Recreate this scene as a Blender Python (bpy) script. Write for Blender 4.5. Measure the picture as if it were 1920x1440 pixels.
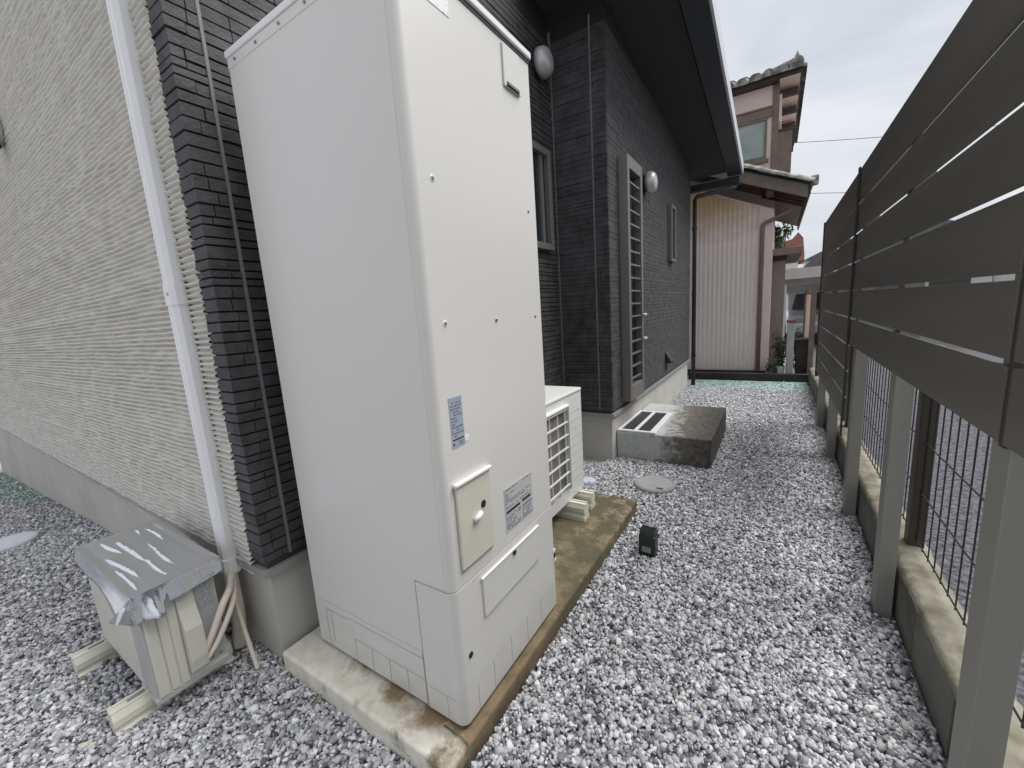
import bpy, bmesh, math, random
import numpy as np
from mathutils import Matrix, Vector

random.seed(7)
rng = np.random.default_rng(11)
scene = bpy.context.scene
for o in list(bpy.data.objects):
    bpy.data.objects.remove(o)
col = scene.collection

# ------------------------------------------------------------------ camera
cam_d = bpy.data.cameras.new('camera')
cam_d.sensor_width = 36.0
cam_d.lens = 36.0 * 766.8 / 1920.0
cam_d.clip_start = 0.02
cam_d.clip_end = 2000
cam = bpy.data.objects.new('camera', cam_d)
col.objects.link(cam)
RIGHT = (0.84254323, 0.53469316, -0.0649933)
FWD = (-0.53740175, 0.82634191, -0.16839957)
UP = (-0.03633541, 0.17681143, 0.98357382)
cam.matrix_world = Matrix(((RIGHT[0], UP[0], -FWD[0], 0.0),
                           (RIGHT[1], UP[1], -FWD[1], 0.0),
                           (RIGHT[2], UP[2], -FWD[2], 1.37),
                           (0, 0, 0, 1)))
scene.camera = cam

# ------------------------------------------------------------------ world, sun, exposure
SUN_EL, SUN_AZ = math.radians(58), math.radians(54)      # azimuth measured from +Y towards +X
world = bpy.data.worlds.new('World')
scene.world = world
world.use_nodes = True
wn, wl = world.node_tree.nodes, world.node_tree.links
wn.clear()
wout = wn.new('ShaderNodeOutputWorld')
wbg = wn.new('ShaderNodeBackground')
wbg.inputs['Strength'].default_value = 0.1
sky = wn.new('ShaderNodeTexSky')
sky.sky_type = 'NISHITA'
sky.sun_disc = False
sky.sun_elevation = SUN_EL
sky.sun_rotation = SUN_AZ
sky.air_density = 1.2
sky.dust_density = 3.0
tc = wn.new('ShaderNodeTexCoord')
mp = wn.new('ShaderNodeMapping')
mp.inputs['Scale'].default_value = (1.0, 1.0, 2.6)
n1 = wn.new('ShaderNodeTexNoise')
n1.inputs['Scale'].default_value = 2.1
n1.inputs['Detail'].default_value = 7
n1.inputs['Roughness'].default_value = 0.52
n1.inputs['Distortion'].default_value = 0.5
rmp = wn.new('ShaderNodeValToRGB')
rmp.color_ramp.elements[0].position = 0.34
rmp.color_ramp.elements[0].color = (0.585, 0.63, 0.71, 1)
rmp.color_ramp.elements[1].position = 0.66
rmp.color_ramp.elements[1].color = (0.945, 0.955, 0.985, 1)
mul = wn.new('ShaderNodeVectorMath')
mul.operation = 'SCALE'
mul.inputs['Scale'].default_value = 3.55
mix = wn.new('ShaderNodeMix')
mix.data_type = 'RGBA'
mix.inputs['Factor'].default_value = 0.95
wl.new(tc.outputs['Generated'], mp.inputs['Vector'])
wl.new(mp.outputs['Vector'], n1.inputs['Vector'])
wl.new(n1.outputs['Fac'], rmp.inputs['Fac'])
wl.new(rmp.outputs['Color'], mul.inputs[0])
wl.new(sky.outputs['Color'], mix.inputs['A'])
wl.new(mul.outputs['Vector'], mix.inputs['B'])
wl.new(mix.outputs['Result'], wbg.inputs['Color'])
wl.new(wbg.outputs['Background'], wout.inputs['Surface'])

sun_d = bpy.data.lights.new('sun', 'SUN')
sun_d.energy = 1.5
sun_d.angle = math.radians(45)
sun_d.color = (1.0, 0.985, 0.965)
sun = bpy.data.objects.new('sun', sun_d)
col.objects.link(sun)
sdir = Vector((math.sin(SUN_AZ) * math.cos(SUN_EL), math.cos(SUN_AZ) * math.cos(SUN_EL), math.sin(SUN_EL)))
sun.rotation_euler = sdir.to_track_quat('Z', 'Y').to_euler()
sun.location = (3, 3, 8)

vs = scene.view_settings
vs.view_transform = 'Standard'
vs.look = 'None'
vs.exposure = 1.40
vs.gamma = 1.0
vs.use_curve_mapping = False
scene.render.resolution_x = 1024
scene.render.resolution_y = 768
scene.render.engine = 'CYCLES'

# ------------------------------------------------------------------ materials
def mat(name, c, rough=0.6, metal=0.0, var=0.0, vscale=6.0, c2=None, mixlo=0.45, mixhi=0.62,
        mscale=2.5, bump=0.0, bscale=60.0, bdist=0.003, stretch=None, attr=None, spec=None,
        emis=None, coat=0.0, detail=6.0):
    m = bpy.data.materials.new(name)
    m.use_nodes = True
    N, L = m.node_tree.nodes, m.node_tree.links
    b = N['Principled BSDF']
    b.inputs['Roughness'].default_value = rough
    b.inputs['Metallic'].default_value = metal
    if spec is not None:
        b.inputs['Specular IOR Level'].default_value = spec
    b.inputs['Coat Weight'].default_value = coat
    geo = N.new('ShaderNodeNewGeometry')
    vec = geo.outputs['Position']
    if stretch:
        mpn = N.new('ShaderNodeMapping')
        mpn.inputs['Scale'].default_value = stretch
        L.new(vec, mpn.inputs['Vector'])
        vec = mpn.outputs['Vector']
    colsock = None
    if attr:
        a = N.new('ShaderNodeAttribute')
        a.attribute_name = attr
        colsock = a.outputs['Color']
    else:
        rgb = N.new('ShaderNodeRGB')
        rgb.outputs[0].default_value = (*c, 1)
        colsock = rgb.outputs[0]
    if c2 is not None:
        t = N.new('ShaderNodeTexNoise')
        t.inputs['Scale'].default_value = mscale
        t.inputs['Detail'].default_value = detail
        t.inputs['Roughness'].default_value = 0.62
        r = N.new('ShaderNodeMapRange')
        r.inputs['From Min'].default_value = mixlo
        r.inputs['From Max'].default_value = mixhi
        mx = N.new('ShaderNodeMix')
        mx.data_type = 'RGBA'
        mx.inputs['B'].default_value = (*c2, 1)
        L.new(vec, t.inputs['Vector'])
        L.new(t.outputs['Fac'], r.inputs['Value'])
        L.new(r.outputs['Result'], mx.inputs['Factor'])
        L.new(colsock, mx.inputs['A'])
        colsock = mx.outputs['Result']
    if var > 0:
        t = N.new('ShaderNodeTexNoise')
        t.inputs['Scale'].default_value = vscale
        t.inputs['Detail'].default_value = 8
        r = N.new('ShaderNodeMapRange')
        r.inputs['From Min'].default_value = 0.3
        r.inputs['From Max'].default_value = 0.7
        r.inputs['To Min'].default_value = 1 - var
        r.inputs['To Max'].default_value = 1 + var
        s = N.new('ShaderNodeVectorMath')
        s.operation = 'SCALE'
        L.new(vec, t.inputs['Vector'])
        L.new(t.outputs['Fac'], r.inputs['Value'])
        L.new(colsock, s.inputs[0])
        L.new(r.outputs['Result'], s.inputs['Scale'])
        colsock = s.outputs['Vector']
    L.new(colsock, b.inputs['Base Color'])
    if bump > 0:
        t = N.new('ShaderNodeTexNoise')
        t.inputs['Scale'].default_value = bscale
        t.inputs['Detail'].default_value = 6
        bp = N.new('ShaderNodeBump')
        bp.inputs['Strength'].default_value = bump
        bp.inputs['Distance'].default_value = bdist
        L.new(vec, t.inputs['Vector'])
        L.new(t.outputs['Fac'], bp.inputs['Height'])
        L.new(bp.outputs['Normal'], b.inputs['Normal'])
    m['base'] = 1
    return m

def stain_mat(name, base, stains, bump=0.4, bscale=80.0, rough=0.85, var=0.13, vscale=22):
    """concrete with stains that have a place of their own: each stain = (colour, axis weights xyz, from, to, noise amount, noise scale)"""
    m = mat(name, base, rough, var=var, vscale=vscale, bump=bump, bscale=bscale)
    N, L = m.node_tree.nodes, m.node_tree.links
    b = N['Principled BSDF']
    cur = b.inputs['Base Color'].links[0].from_socket
    geo = N.new('ShaderNodeNewGeometry')
    for colr, w, lo, hi, namt, nsc in stains:
        dp = N.new('ShaderNodeVectorMath')
        dp.operation = 'DOT_PRODUCT'
        dp.inputs[1].default_value = w
        t = N.new('ShaderNodeTexNoise')
        t.inputs['Scale'].default_value = nsc
        t.inputs['Detail'].default_value = 7
        t.inputs['Roughness'].default_value = 0.65
        ma = N.new('ShaderNodeMath')
        ma.operation = 'MULTIPLY_ADD'
        ma.inputs[1].default_value = namt
        r = N.new('ShaderNodeMapRange')
        r.inputs['From Min'].default_value = lo + 0.5 * namt
        r.inputs['From Max'].default_value = hi + 0.5 * namt
        mx = N.new('ShaderNodeMix')
        mx.data_type = 'RGBA'
        mx.inputs['B'].default_value = (*colr, 1)
        L.new(geo.outputs['Position'], dp.inputs[0])
        L.new(geo.outputs['Position'], t.inputs['Vector'])
        L.new(t.outputs['Fac'], ma.inputs[0])
        L.new(dp.outputs['Value'], ma.inputs[2])
        L.new(ma.outputs['Value'], r.inputs['Value'])
        L.new(r.outputs['Result'], mx.inputs['Factor'])
        L.new(cur, mx.inputs['A'])
        cur = mx.outputs['Result']
    L.new(cur, b.inputs['Base Color'])
    return m

def print_mat(name, paper, ink, sx, sz, dens=0.5):
    """a sticker with small illegible print: rows of ink marks"""
    m = mat(name, paper, 0.45)
    N, L = m.node_tree.nodes, m.node_tree.links
    b = N['Principled BSDF']
    geo = N.new('ShaderNodeNewGeometry')
    mpn = N.new('ShaderNodeMapping')
    mpn.inputs['Scale'].default_value = (sx, sx, sz)
    t = N.new('ShaderNodeTexNoise')
    t.inputs['Scale'].default_value = 1.0
    t.inputs['Detail'].default_value = 3
    r = N.new('ShaderNodeMapRange')
    r.inputs['From Min'].default_value = dens
    r.inputs['From Max'].default_value = dens + 0.1
    mx = N.new('ShaderNodeMix')
    mx.data_type = 'RGBA'
    mx.inputs['A'].default_value = (*paper, 1)
    mx.inputs['B'].default_value = (*ink, 1)
    L.new(geo.outputs['Position'], mpn.inputs['Vector'])
    L.new(mpn.outputs['Vector'], t.inputs['Vector'])
    L.new(t.outputs['Fac'], r.inputs['Value'])
    L.new(r.outputs['Result'], mx.inputs['Factor'])
    L.new(mx.outputs['Result'], b.inputs['Base Color'])
    return m

M = {}
M['tank'] = stain_mat('tank_paint', (0.685, 0.668, 0.632), [
    ((0.57, 0.545, 0.49), (0, 0, -1.0), -0.30, 0.02, 0.45, 10.0)], rough=0.33, bump=0.02, bscale=5, var=0.012, vscale=1.5)
M['tank_seam'] = mat('tank_seam', (0.42, 0.42, 0.41), 0.5)
M['tank_lid'] = mat('tank_lid', (0.80, 0.80, 0.79), 0.35)
M['cream'] = mat('cream_plastic', (0.64, 0.61, 0.52), 0.4, var=0.03)
M['black'] = mat('black_rubber', (0.012, 0.012, 0.012), 0.5)
M['screw'] = mat('screw_metal', (0.30, 0.29, 0.28), 0.35, metal=0.7)
M['sticker'] = mat('blue_sticker', (0.36, 0.40, 0.48), 0.45, var=0.08, vscale=30)
M['ink_soft'] = mat('blue_grey_ink', (0.16, 0.18, 0.23), 0.5)
M['plate'] = mat('rating_plate', (0.52, 0.52, 0.52), 0.4, var=0.05, vscale=30)
M['ink'] = mat('black_ink', (0.03, 0.03, 0.03), 0.5)
M['paper'] = print_mat('paper_notice', (0.82, 0.82, 0.82), (0.45, 0.45, 0.47), 120, 160, 0.56)
M['white_siding'] = mat('white_siding', (0.61, 0.585, 0.535), 0.8, var=0.07, vscale=14, bump=0.35, bscale=170, bdist=0.002)
M['dark_brick'] = mat('dark_brick', (0.062, 0.061, 0.064), 0.75, var=0.38, vscale=11, bump=0.8, bscale=90, bdist=0.004)
M['dark_joint'] = mat('dark_joint', (0.026, 0.026, 0.028), 0.9)
M['sealant'] = mat('sealant', (0.19, 0.19, 0.192), 0.8, var=0.08)
M['foundation'] = mat('foundation_mortar', (0.50, 0.485, 0.44), 0.88, var=0.07, vscale=3.5, c2=(0.39, 0.37, 0.325), mscale=1.6, mixlo=0.52, mixhi=0.8, bump=0.12, bscale=45)
M['flash_grey'] = mat('flashing', (0.34, 0.335, 0.325), 0.5, metal=0.2)
M['flash_dark'] = mat('flashing_dark', (0.05, 0.05, 0.05), 0.6)
M['duct'] = mat('duct_white', (0.83, 0.83, 0.83), 0.4, var=0.02)
M['concrete'] = mat('concrete', (0.38, 0.37, 0.34), 0.9, var=0.14, vscale=9, bump=0.4, bscale=70)
M['slab'] = stain_mat('slab_concrete', (0.72, 0.68, 0.58), [
    ((0.27, 0.19, 0.11), (0.15, 1.0, 0), 0.58, 0.66, 0.36, 8.0),
    ((0.235, 0.19, 0.105), (0, 1.0, 0), 0.95, 1.5, 0.9, 5.0),
    ((0.19, 0.14, 0.08), (1.0, 0, -0.5), -0.88, -0.74, 0.55, 9.0),
    ((0.075, 0.052, 0.030), (1.0, 0, -1.2), -0.82, -0.75, 0.20, 14.0),
    ((0.33, 0.26, 0.15), (0, 1.0, 0), 1.7, 2.5, 1.6, 11.0),
    ((0.115, 0.098, 0.058), (0, 0.25, 0), 0.26, 0.52, 1.3, 9.0),
    ((0.33, 0.275, 0.18), (0, 0.2, 0), 0.48, 0.74, 1.5, 17.0)], bump=0.5, bscale=60)
M['step'] = stain_mat('step_concrete', (0.47, 0.485, 0.475), [
    ((0.17, 0.152, 0.12), (1.0, 0.10, -0.25), -0.52, -0.34, 0.75, 12.0),
    ((0.065, 0.06, 0.052), (0.9, 0.10, 0.0), -0.30, 0.05, 1.2, 34.0)], bump=0.5, bscale=50)
M['vinyl_white'] = mat('white_vinyl', (0.80, 0.80, 0.79), 0.4)
M['dark_grate'] = mat('dark_grate', (0.025, 0.027, 0.028), 0.5)
M['soffit'] = mat('soffit_board', (0.045, 0.044, 0.043), 0.8, var=0.05)
M['fascia'] = mat('fascia_metal', (0.04, 0.045, 0.06), 0.45, metal=0.2)
M['edge_metal'] = mat('pale_edge_metal', (0.62, 0.64, 0.66), 0.4, metal=0.3)
M['roofing'] = mat('dark_roofing', (0.05, 0.05, 0.055), 0.6)
M['frame'] = mat('aluminium_frame', (0.22, 0.208, 0.195), 0.45, metal=0.35, var=0.03)
M['slat'] = mat('aluminium_slat', (0.20, 0.19, 0.178), 0.45, metal=0.35)
M['glass'] = mat('dark_glass', (0.02, 0.03, 0.032), 0.05, spec=0.7)
M['glass_pale'] = mat('frosted_glass', (0.34, 0.40, 0.38), 0.25, spec=0.6, var=0.12, vscale=3)
M['hood'] = mat('vent_hood', (0.55, 0.55, 0.54), 0.35, metal=0.3)
M['downpipe'] = mat('brown_black_pipe', (0.028, 0.024, 0.022), 0.45)
M['fence'] = mat('fence_resin_board', (0.112, 0.100, 0.083), 0.55, var=0.16, vscale=5, bump=0.08, bscale=120, stretch=(1, 0.12, 1.6), c2=(0.078, 0.077, 0.060), mscale=3, mixlo=0.45, mixhi=0.75)
M['fence_post'] = mat('fence_post', (0.235, 0.226, 0.20), 0.55, var=0.06, vscale=6, stretch=(1, 1, 0.25))
M['fence_rib'] = mat('fence_rib', (0.040, 0.034, 0.026), 0.55)
M['block'] = mat('kerb_block', (0.145, 0.142, 0.125), 0.9, var=0.18, vscale=7, c2=(0.075, 0.075, 0.062), mscale=3.5, bump=0.4, bscale=80)
M['mortar'] = mat('kerb_mortar', (0.27, 0.255, 0.20), 0.92, var=0.22, vscale=11, c2=(0.17, 0.155, 0.105), mscale=6, bump=0.7, bscale=35, bdist=0.01)
M['wire'] = mat('mesh_wire', (0.020, 0.018, 0.026), 0.45)
M['mesh_post'] = mat('mesh_post', (0.055, 0.042, 0.030), 0.5)
M['ac_beige'] = mat('ac_beige', (0.60, 0.585, 0.51), 0.5, var=0.04, vscale=5)
M['ac_grey'] = mat('ac_grey', (0.40, 0.40, 0.385), 0.45, var=0.06, vscale=7)
M['ac_plate'] = print_mat('ac_plate', (0.38, 0.39, 0.39), (0.20, 0.21, 0.22), 130, 200, 0.52)
M['hp_grey'] = mat('heatpump_paint', (0.70, 0.695, 0.67), 0.4, var=0.02)
M['hp_inner'] = mat('heatpump_inside', (0.24, 0.235, 0.20), 0.6, var=0.2, vscale=20)
M['foil'] = mat('silver_sheet', (0.74, 0.77, 0.82), 0.13, metal=0.9, bump=0.35, bscale=14, bdist=0.012, stretch=(0.35, 1.6, 1.0))
M['support'] = mat('support_block', (0.70, 0.68, 0.58), 0.5, var=0.04)
M['pipe_tape'] = mat('taped_pipe', (0.64, 0.60, 0.50), 0.6, var=0.05, vscale=30)
M['pipe_pink'] = mat('pinkish_pipe', (0.68, 0.60, 0.52), 0.6, var=0.05, vscale=30)
M['lid_grey'] = mat('lid_grey', (0.36, 0.355, 0.35), 0.7, var=0.08, vscale=16, bump=0.3, bscale=120)
M['lid_pale'] = mat('lid_pale', (0.60, 0.63, 0.68), 0.5, var=0.04)
M['stone'] = mat('gravel_stone', (0.3, 0.3, 0.3), 0.85, attr='stone_col', var=0.10, vscale=120, bump=0.25, bscale=220)
M['soil'] = mat('gravel_bed', (0.42, 0.42, 0.43), 0.95, var=0.4, vscale=70, bump=0.9, bscale=70, bdist=0.02)
M['pavement'] = mat('pale_pavement', (0.105, 0.105, 0.116), 0.95, var=0.75, vscale=38, bump=0.8, bscale=60, bdist=0.02)
M['sheet'] = mat('weed_sheet', (0.22, 0.36, 0.30), 0.8, var=0.25, vscale=20, c2=(0.45, 0.50, 0.48), mscale=7)
M['pink'] = mat('pink_plaster', (0.84, 0.68, 0.61), 0.85, var=0.06, vscale=2, bump=0.15, bscale=80)
M['corr'] = stain_mat('corrugated_sheet', (0.86, 0.75, 0.71), [
    ((0.50, 0.33, 0.17), (0, 0, 1.0), 2.35, 3.05, 0.9, 3.2)], bump=0.02, rough=0.5, var=0.03, vscale=5)
M['brown_trim'] = mat('brown_trim', (0.20, 0.155, 0.13), 0.65, var=0.15, vscale=8, stretch=(1, 1, 1))
M['rafter'] = mat('dark_rafter', (0.075, 0.055, 0.046), 0.75, var=0.2)
M['tile'] = mat('mossy_tile', (0.20, 0.195, 0.18), 0.85, var=0.3, vscale=9, c2=(0.43, 0.43, 0.38), mscale=7, mixlo=0.48, mixhi=0.6, bump=0.5, bscale=40)
M['grey_wall'] = mat('grey_render', (0.21, 0.195, 0.185), 0.9, var=0.12, vscale=4)
M['dark_wall'] = mat('dark_base', (0.045, 0.040, 0.034), 0.9, var=0.25, vscale=6)
M['rust'] = mat('red_brown', (0.22, 0.095, 0.07), 0.7, var=0.2)
M['pale_post'] = mat('pale_concrete', (0.42, 0.42, 0.41), 0.9, var=0.1)
M['leaf'] = mat('leaf_green', (0.075, 0.12, 0.035), 0.7, var=0.5, vscale=14)
M['leaf_dark'] = mat('leaf_dark', (0.03, 0.05, 0.02), 0.7, var=0.5, vscale=9)
M['bark'] = mat('bark', (0.12, 0.085, 0.06), 0.9, var=0.2)
M['far_white'] = mat('far_white_wall', (0.62, 0.61, 0.58), 0.8, var=0.05)
M['far_roof'] = mat('far_roof', (0.14, 0.14, 0.15), 0.7, var=0.2)
M['car'] = mat('silver_car_paint', (0.48, 0.50, 0.53), 0.25, metal=0.4, coat=0.6)
M['tyre'] = mat('tyre', (0.02, 0.02, 0.02), 0.8)
M['solar'] = mat('lamp_casing', (0.012, 0.016, 0.015), 0.35)
M['lens'] = mat('lamp_lens', (0.18, 0.24, 0.22), 0.15, spec=0.7)
M['green_tie'] = mat('green_cord', (0.08, 0.14, 0.09), 0.6)
M['cable'] = mat('cable', (0.03, 0.03, 0.03), 0.6)

# ------------------------------------------------------------------ builders
class MB:
    def __init__(s):
        s.v, s.f = [], []
    def add(s, vs_, fs_):
        b = len(s.v)
        s.v += [tuple(p) for p in vs_]
        s.f += [tuple(i + b for i in f) for f in fs_]
        return s
    def box(s, x0, x1, y0, y1, z0, z1):
        return s.add([(x0, y0, z0), (x1, y0, z0), (x1, y1, z0), (x0, y1, z0),
                      (x0, y0, z1), (x1, y0, z1), (x1, y1, z1), (x0, y1, z1)],
                     [(0, 3, 2, 1), (4, 5, 6, 7), (0, 1, 5, 4), (1, 2, 6, 5), (2, 3, 7, 6), (3, 0, 4, 7)])
    def prism(s, poly, axis, a, b):
        """poly: 2-D outline in the two remaining axes (in xyz order), extruded along axis from a to b"""
        def P(u, w, t):
            return {'x': (t, u, w), 'y': (u, t, w), 'z': (u, w, t)}[axis]
        n = len(poly)
        vs_ = [P(u, w, a) for u, w in poly] + [P(u, w, b) for u, w in poly]
        fs_ = [tuple(range(n))[::-1], tuple(range(n, 2 * n))]
        fs_ += [(i, (i + 1) % n, n + (i + 1) % n, n + i) for i in range(n)]
        return s.add(vs_, fs_)
    def tube(s, pts, r, n=8, cap=True):
        pts = [Vector(p) for p in pts]
        rings = []
        prev = None
        for i, p in enumerate(pts):
            d = (pts[min(i + 1, len(pts) - 1)] - pts[max(i - 1, 0)]).normalized()
            a = prev if prev is not None else (Vector((0, 0, 1)) if abs(d.z) < 0.9 else Vector((1, 0, 0)))
            u = (a - d * a.dot(d)).normalized()
            w = d.cross(u)
            prev = u
            rr = r[i] if isinstance(r, (list, tuple)) else r
            rings.append([p + (u * math.cos(2 * math.pi * k / n) + w * math.sin(2 * math.pi * k / n)) * rr for k in range(n)])
        vs_ = [q for ring in rings for q in ring]
        fs_ = []
        for i in range(len(pts) - 1):
            for k in range(n):
                fs_.append((i * n + k, i * n + (k + 1) % n, (i + 1) * n + (k + 1) % n, (i + 1) * n + k))
        if cap:
            fs_.append(tuple(range(n))[::-1])
            fs_.append(tuple(range((len(pts) - 1) * n, len(pts) * n)))
        return s.add(vs_, fs_)
    def lathe(s, prof, c, axis='z', n=24):
        """prof: (radius, height) pairs along the axis, closed with caps"""
        vs_, fs_ = [], []
        for r, h in prof:
            for k in range(n):
                a = 2 * math.pi * k / n
                u, w = r * math.cos(a), r * math.sin(a)
                p = {'z': (u, w, h), 'x': (h, u, w), 'y': (w, h, u)}[axis]
                vs_.append((c[0] + p[0], c[1] + p[1], c[2] + p[2]))
        for i in range(len(prof) - 1):
            for k in range(n):
                fs_.append((i * n + k, i * n + (k + 1) % n, (i + 1) * n + (k + 1) % n, (i + 1) * n + k))
        fs_.append(tuple(range(n))[::-1])
        fs_.append(tuple(range((len(prof) - 1) * n, len(prof) * n)))
        return s.add(vs_, fs_)
    def build(s, name, m, parent=None, bevel=0.0, smooth=False, seg=2, fix=False):
        me = bpy.data.meshes.new(name)
        me.from_pydata(s.v, [], s.f)
        if bevel > 0 or fix:
            bm = bmesh.new()
            bm.from_mesh(me)
            bmesh.ops.recalc_face_normals(bm, faces=bm.faces)
            if bevel > 0:
                es = [e for e in bm.edges if len(e.link_faces) == 2 and e.calc_face_angle(0) > 0.5]
                bmesh.ops.bevel(bm, geom=es, offset=bevel, segments=seg, affect='EDGES', profile=0.5, clamp_overlap=True)
            bm.to_mesh(me)
            bm.free()
        me.update()
        if smooth:
            for p in me.polygons:
                p.use_smooth = True
        return link(name, me, m, parent)

def link(name, me, m, parent=None):
    if m is not None and not me.materials:
        me.materials.append(M[m] if isinstance(m, str) else m)
    o = bpy.data.objects.new(name, me)
    col.objects.link(o)
    if parent is not None:
        o.parent = parent
        o.matrix_parent_inverse = Matrix.Translation(-Vector(PW.get(parent.name, (0, 0, 0))))
    return o

PW = {}
def thing(name, label, cat, loc, group=None):
    e = bpy.data.objects.new(name, None)
    e.empty_display_size = 0.1
    e.location = loc
    col.objects.link(e)
    PW[e.name] = loc
    return tag(e, label, cat, group)
def tag(o, label, cat, group=None):
    o['label'] = label
    o['category'] = cat
    if group:
        o['group'] = group
    return o
def struct(o):
    o['kind'] = 'structure'
    return o
def box(name, m, parent, x0, x1, y0, y1, z0, z1, bevel=0.0, **k):
    return MB().box(x0, x1, y0, y1, z0, z1).build(name, m, parent, bevel, **k)
_unit = {}
def unit_box(key, m):
    """shared unit box mesh with a slightly uneven front, scaled per object"""
    if key not in _unit:
        b = MB().box(-.5, .5, -.5, .5, -.5, .5)
        me = bpy.data.meshes.new(key)
        me.from_pydata(b.v, [], b.f)
        me.materials.append(M[m])
        _unit[key] = me
    return _unit[key]
def place_unit(name, m, parent, x0, x1, y0, y1, z0, z1, key=None):
    o = link(name, unit_box(key or (name + '_' + m), m), None, parent)
    o.location = ((x0 + x1) / 2, (y0 + y1) / 2, (z0 + z1) / 2)
    o.scale = (x1 - x0, y1 - y0, z1 - z0)
    return o

def vnoise(shape, cells, seed, lo=-1, hi=1):
    """smooth value noise on a grid"""
    r = np.random.default_rng(seed)
    g = r.uniform(lo, hi, (cells[0] + 2, cells[1] + 2))
    a = np.linspace(0, cells[0], shape[0])
    b = np.linspace(0, cells[1], shape[1])
    ia, ib = a.astype(int), b.astype(int)
    fa, fb = a - ia, b - ib
    fa, fb = fa * fa * (3 - 2 * fa), fb * fb * (3 - 2 * fb)
    fa, fb = fa[:, None], fb[None, :]
    return ((g[ia][:, ib] * (1 - fa) + g[ia + 1][:, ib] * fa) * (1 - fb) +
            (g[ia][:, ib + 1] * (1 - fa) + g[ia + 1][:, ib + 1] * fa) * fb)

def np_mesh(name, V, F, m, parent=None, smooth=False):
    """V (n,3) float, F (k,3|4) int -> mesh object"""
    me = bpy.data.meshes.new(name)
    k = F.shape[1]
    me.vertices.add(len(V))
    me.vertices.foreach_set('co', V.astype(np.float32).ravel())
    me.loops.add(F.size)
    me.loops.foreach_set('vertex_index', F.astype(np.int32).ravel())
    me.polygons.add(len(F))
    me.polygons.foreach_set('loop_start', np.arange(0, F.size, k, dtype=np.int32))
    me.polygons.foreach_set('loop_total', np.full(len(F), k, dtype=np.int32))
    if smooth:
        me.polygons.foreach_set('use_smooth', np.ones(len(F), dtype=bool))
    me.update(calc_edges=True)
    me.validate()
    return link(name, me, m, parent)

def grid_faces(r, c):
    i = np.arange(r * c).reshape(r, c)
    return np.stack([i[:-1, :-1].ravel(), i[:-1, 1:].ravel(), i[1:, 1:].ravel(), i[1:, :-1].ravel()], 1)

# ------------------------------------------------------------------ ground
def dip(x):
    return -0.07 * np.clip(-4.1 - np.asarray(x, float), 0, 5)
gx = np.array([-400, -60, -14, -9.1, -8, -7, -6, -5, -4.1, -3, -1.5, 0.5, 3, 10, 60, 400], float)
gy = np.array([-400, -40, -6, -2, 0.4, 1.5, 4, 8, 15, 40, 400], float)
GX, GY = np.meshgrid(gx, gy)
V = np.stack([GX.ravel(), GY.ravel(), (-0.012 + dip(GX)).ravel()], 1)
struct(np_mesh('ground', V, grid_faces(len(gy), len(gx)), 'soil'))

# the neighbour's paved lot beyond the kerb
pv = box('pavement', 'pavement', None, 0.62, 16, -8, 30, -0.3, 0.03)
struct(pv)

# gravel: separate crushed stones
def ico():
    t = (1 + 5 ** 0.5) / 2
    v = np.array([(-1, t, 0), (1, t, 0), (-1, -t, 0), (1, -t, 0), (0, -1, t), (0, 1, t), (0, -1, -t), (0, 1, -t), (t, 0, -1), (t, 0, 1), (-t, 0, -1), (-t, 0, 1)], float)
    f = np.array([(0, 11, 5), (0, 5, 1), (0, 1, 7), (0, 7, 10), (0, 10, 11), (1, 5, 9), (5, 11, 4), (11, 10, 2), (10, 7, 6), (7, 1, 8), (3, 9, 4), (3, 4, 2), (3, 2, 6), (3, 6, 8), (3, 8, 9), (4, 9, 5), (2, 4, 11), (6, 2, 10), (8, 6, 7), (9, 8, 1)])
    return v / np.linalg.norm(v[0]), f
IV, IF = ico()
OV = np.array([(1, 0, 0), (-1, 0, 0), (0, 1, 0), (0, -1, 0), (0, 0, 1), (0, 0, -1)], float)
OF = np.array([(0, 2, 4), (2, 1, 4), (1, 3, 4), (3, 0, 4), (2, 0, 5), (1, 2, 5), (3, 1, 5), (0, 3, 5)])

def stone_geo(P, size, BV, BF, jit):
    n, k = len(P), len(BV)
    base = BV[None] * (1 + rng.uniform(-jit, jit, (n, k, 1))) + rng.uniform(-0.22, 0.22, (n, k, 3))
    sc = np.stack([rng.uniform(0.8, 1.45, n), rng.uniform(0.65, 1.1, n), rng.uniform(0.45, 0.85, n)], 1) * size[:, None]
    base = base * sc[:, None, :]
    a = rng.uniform(0, 2 * np.pi, n)
    tx = rng.normal(0, 0.5, n)
    ty = rng.normal(0, 0.5, n)
    ca, sa, cx, sx, cy, sy = np.cos(a), np.sin(a), np.cos(tx), np.sin(tx), np.cos(ty), np.sin(ty)
    x, y, z = base[..., 0], base[..., 1], base[..., 2]
    y, z = y * cx[:, None] - z * sx[:, None], y * sx[:, None] + z * cx[:, None]
    x, z = x * cy[:, None] + z * sy[:, None], -x * sy[:, None] + z * cy[:, None]
    x, y = x * ca[:, None] - y * sa[:, None], x * sa[:, None] + y * ca[:, None]
    V = np.stack([x, y, z], -1) + P[:, None, :]
    F = (BF[None] + (np.arange(n) * k)[:, None, None]).reshape(-1, 3)
    return V.reshape(-1, 3), F

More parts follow.
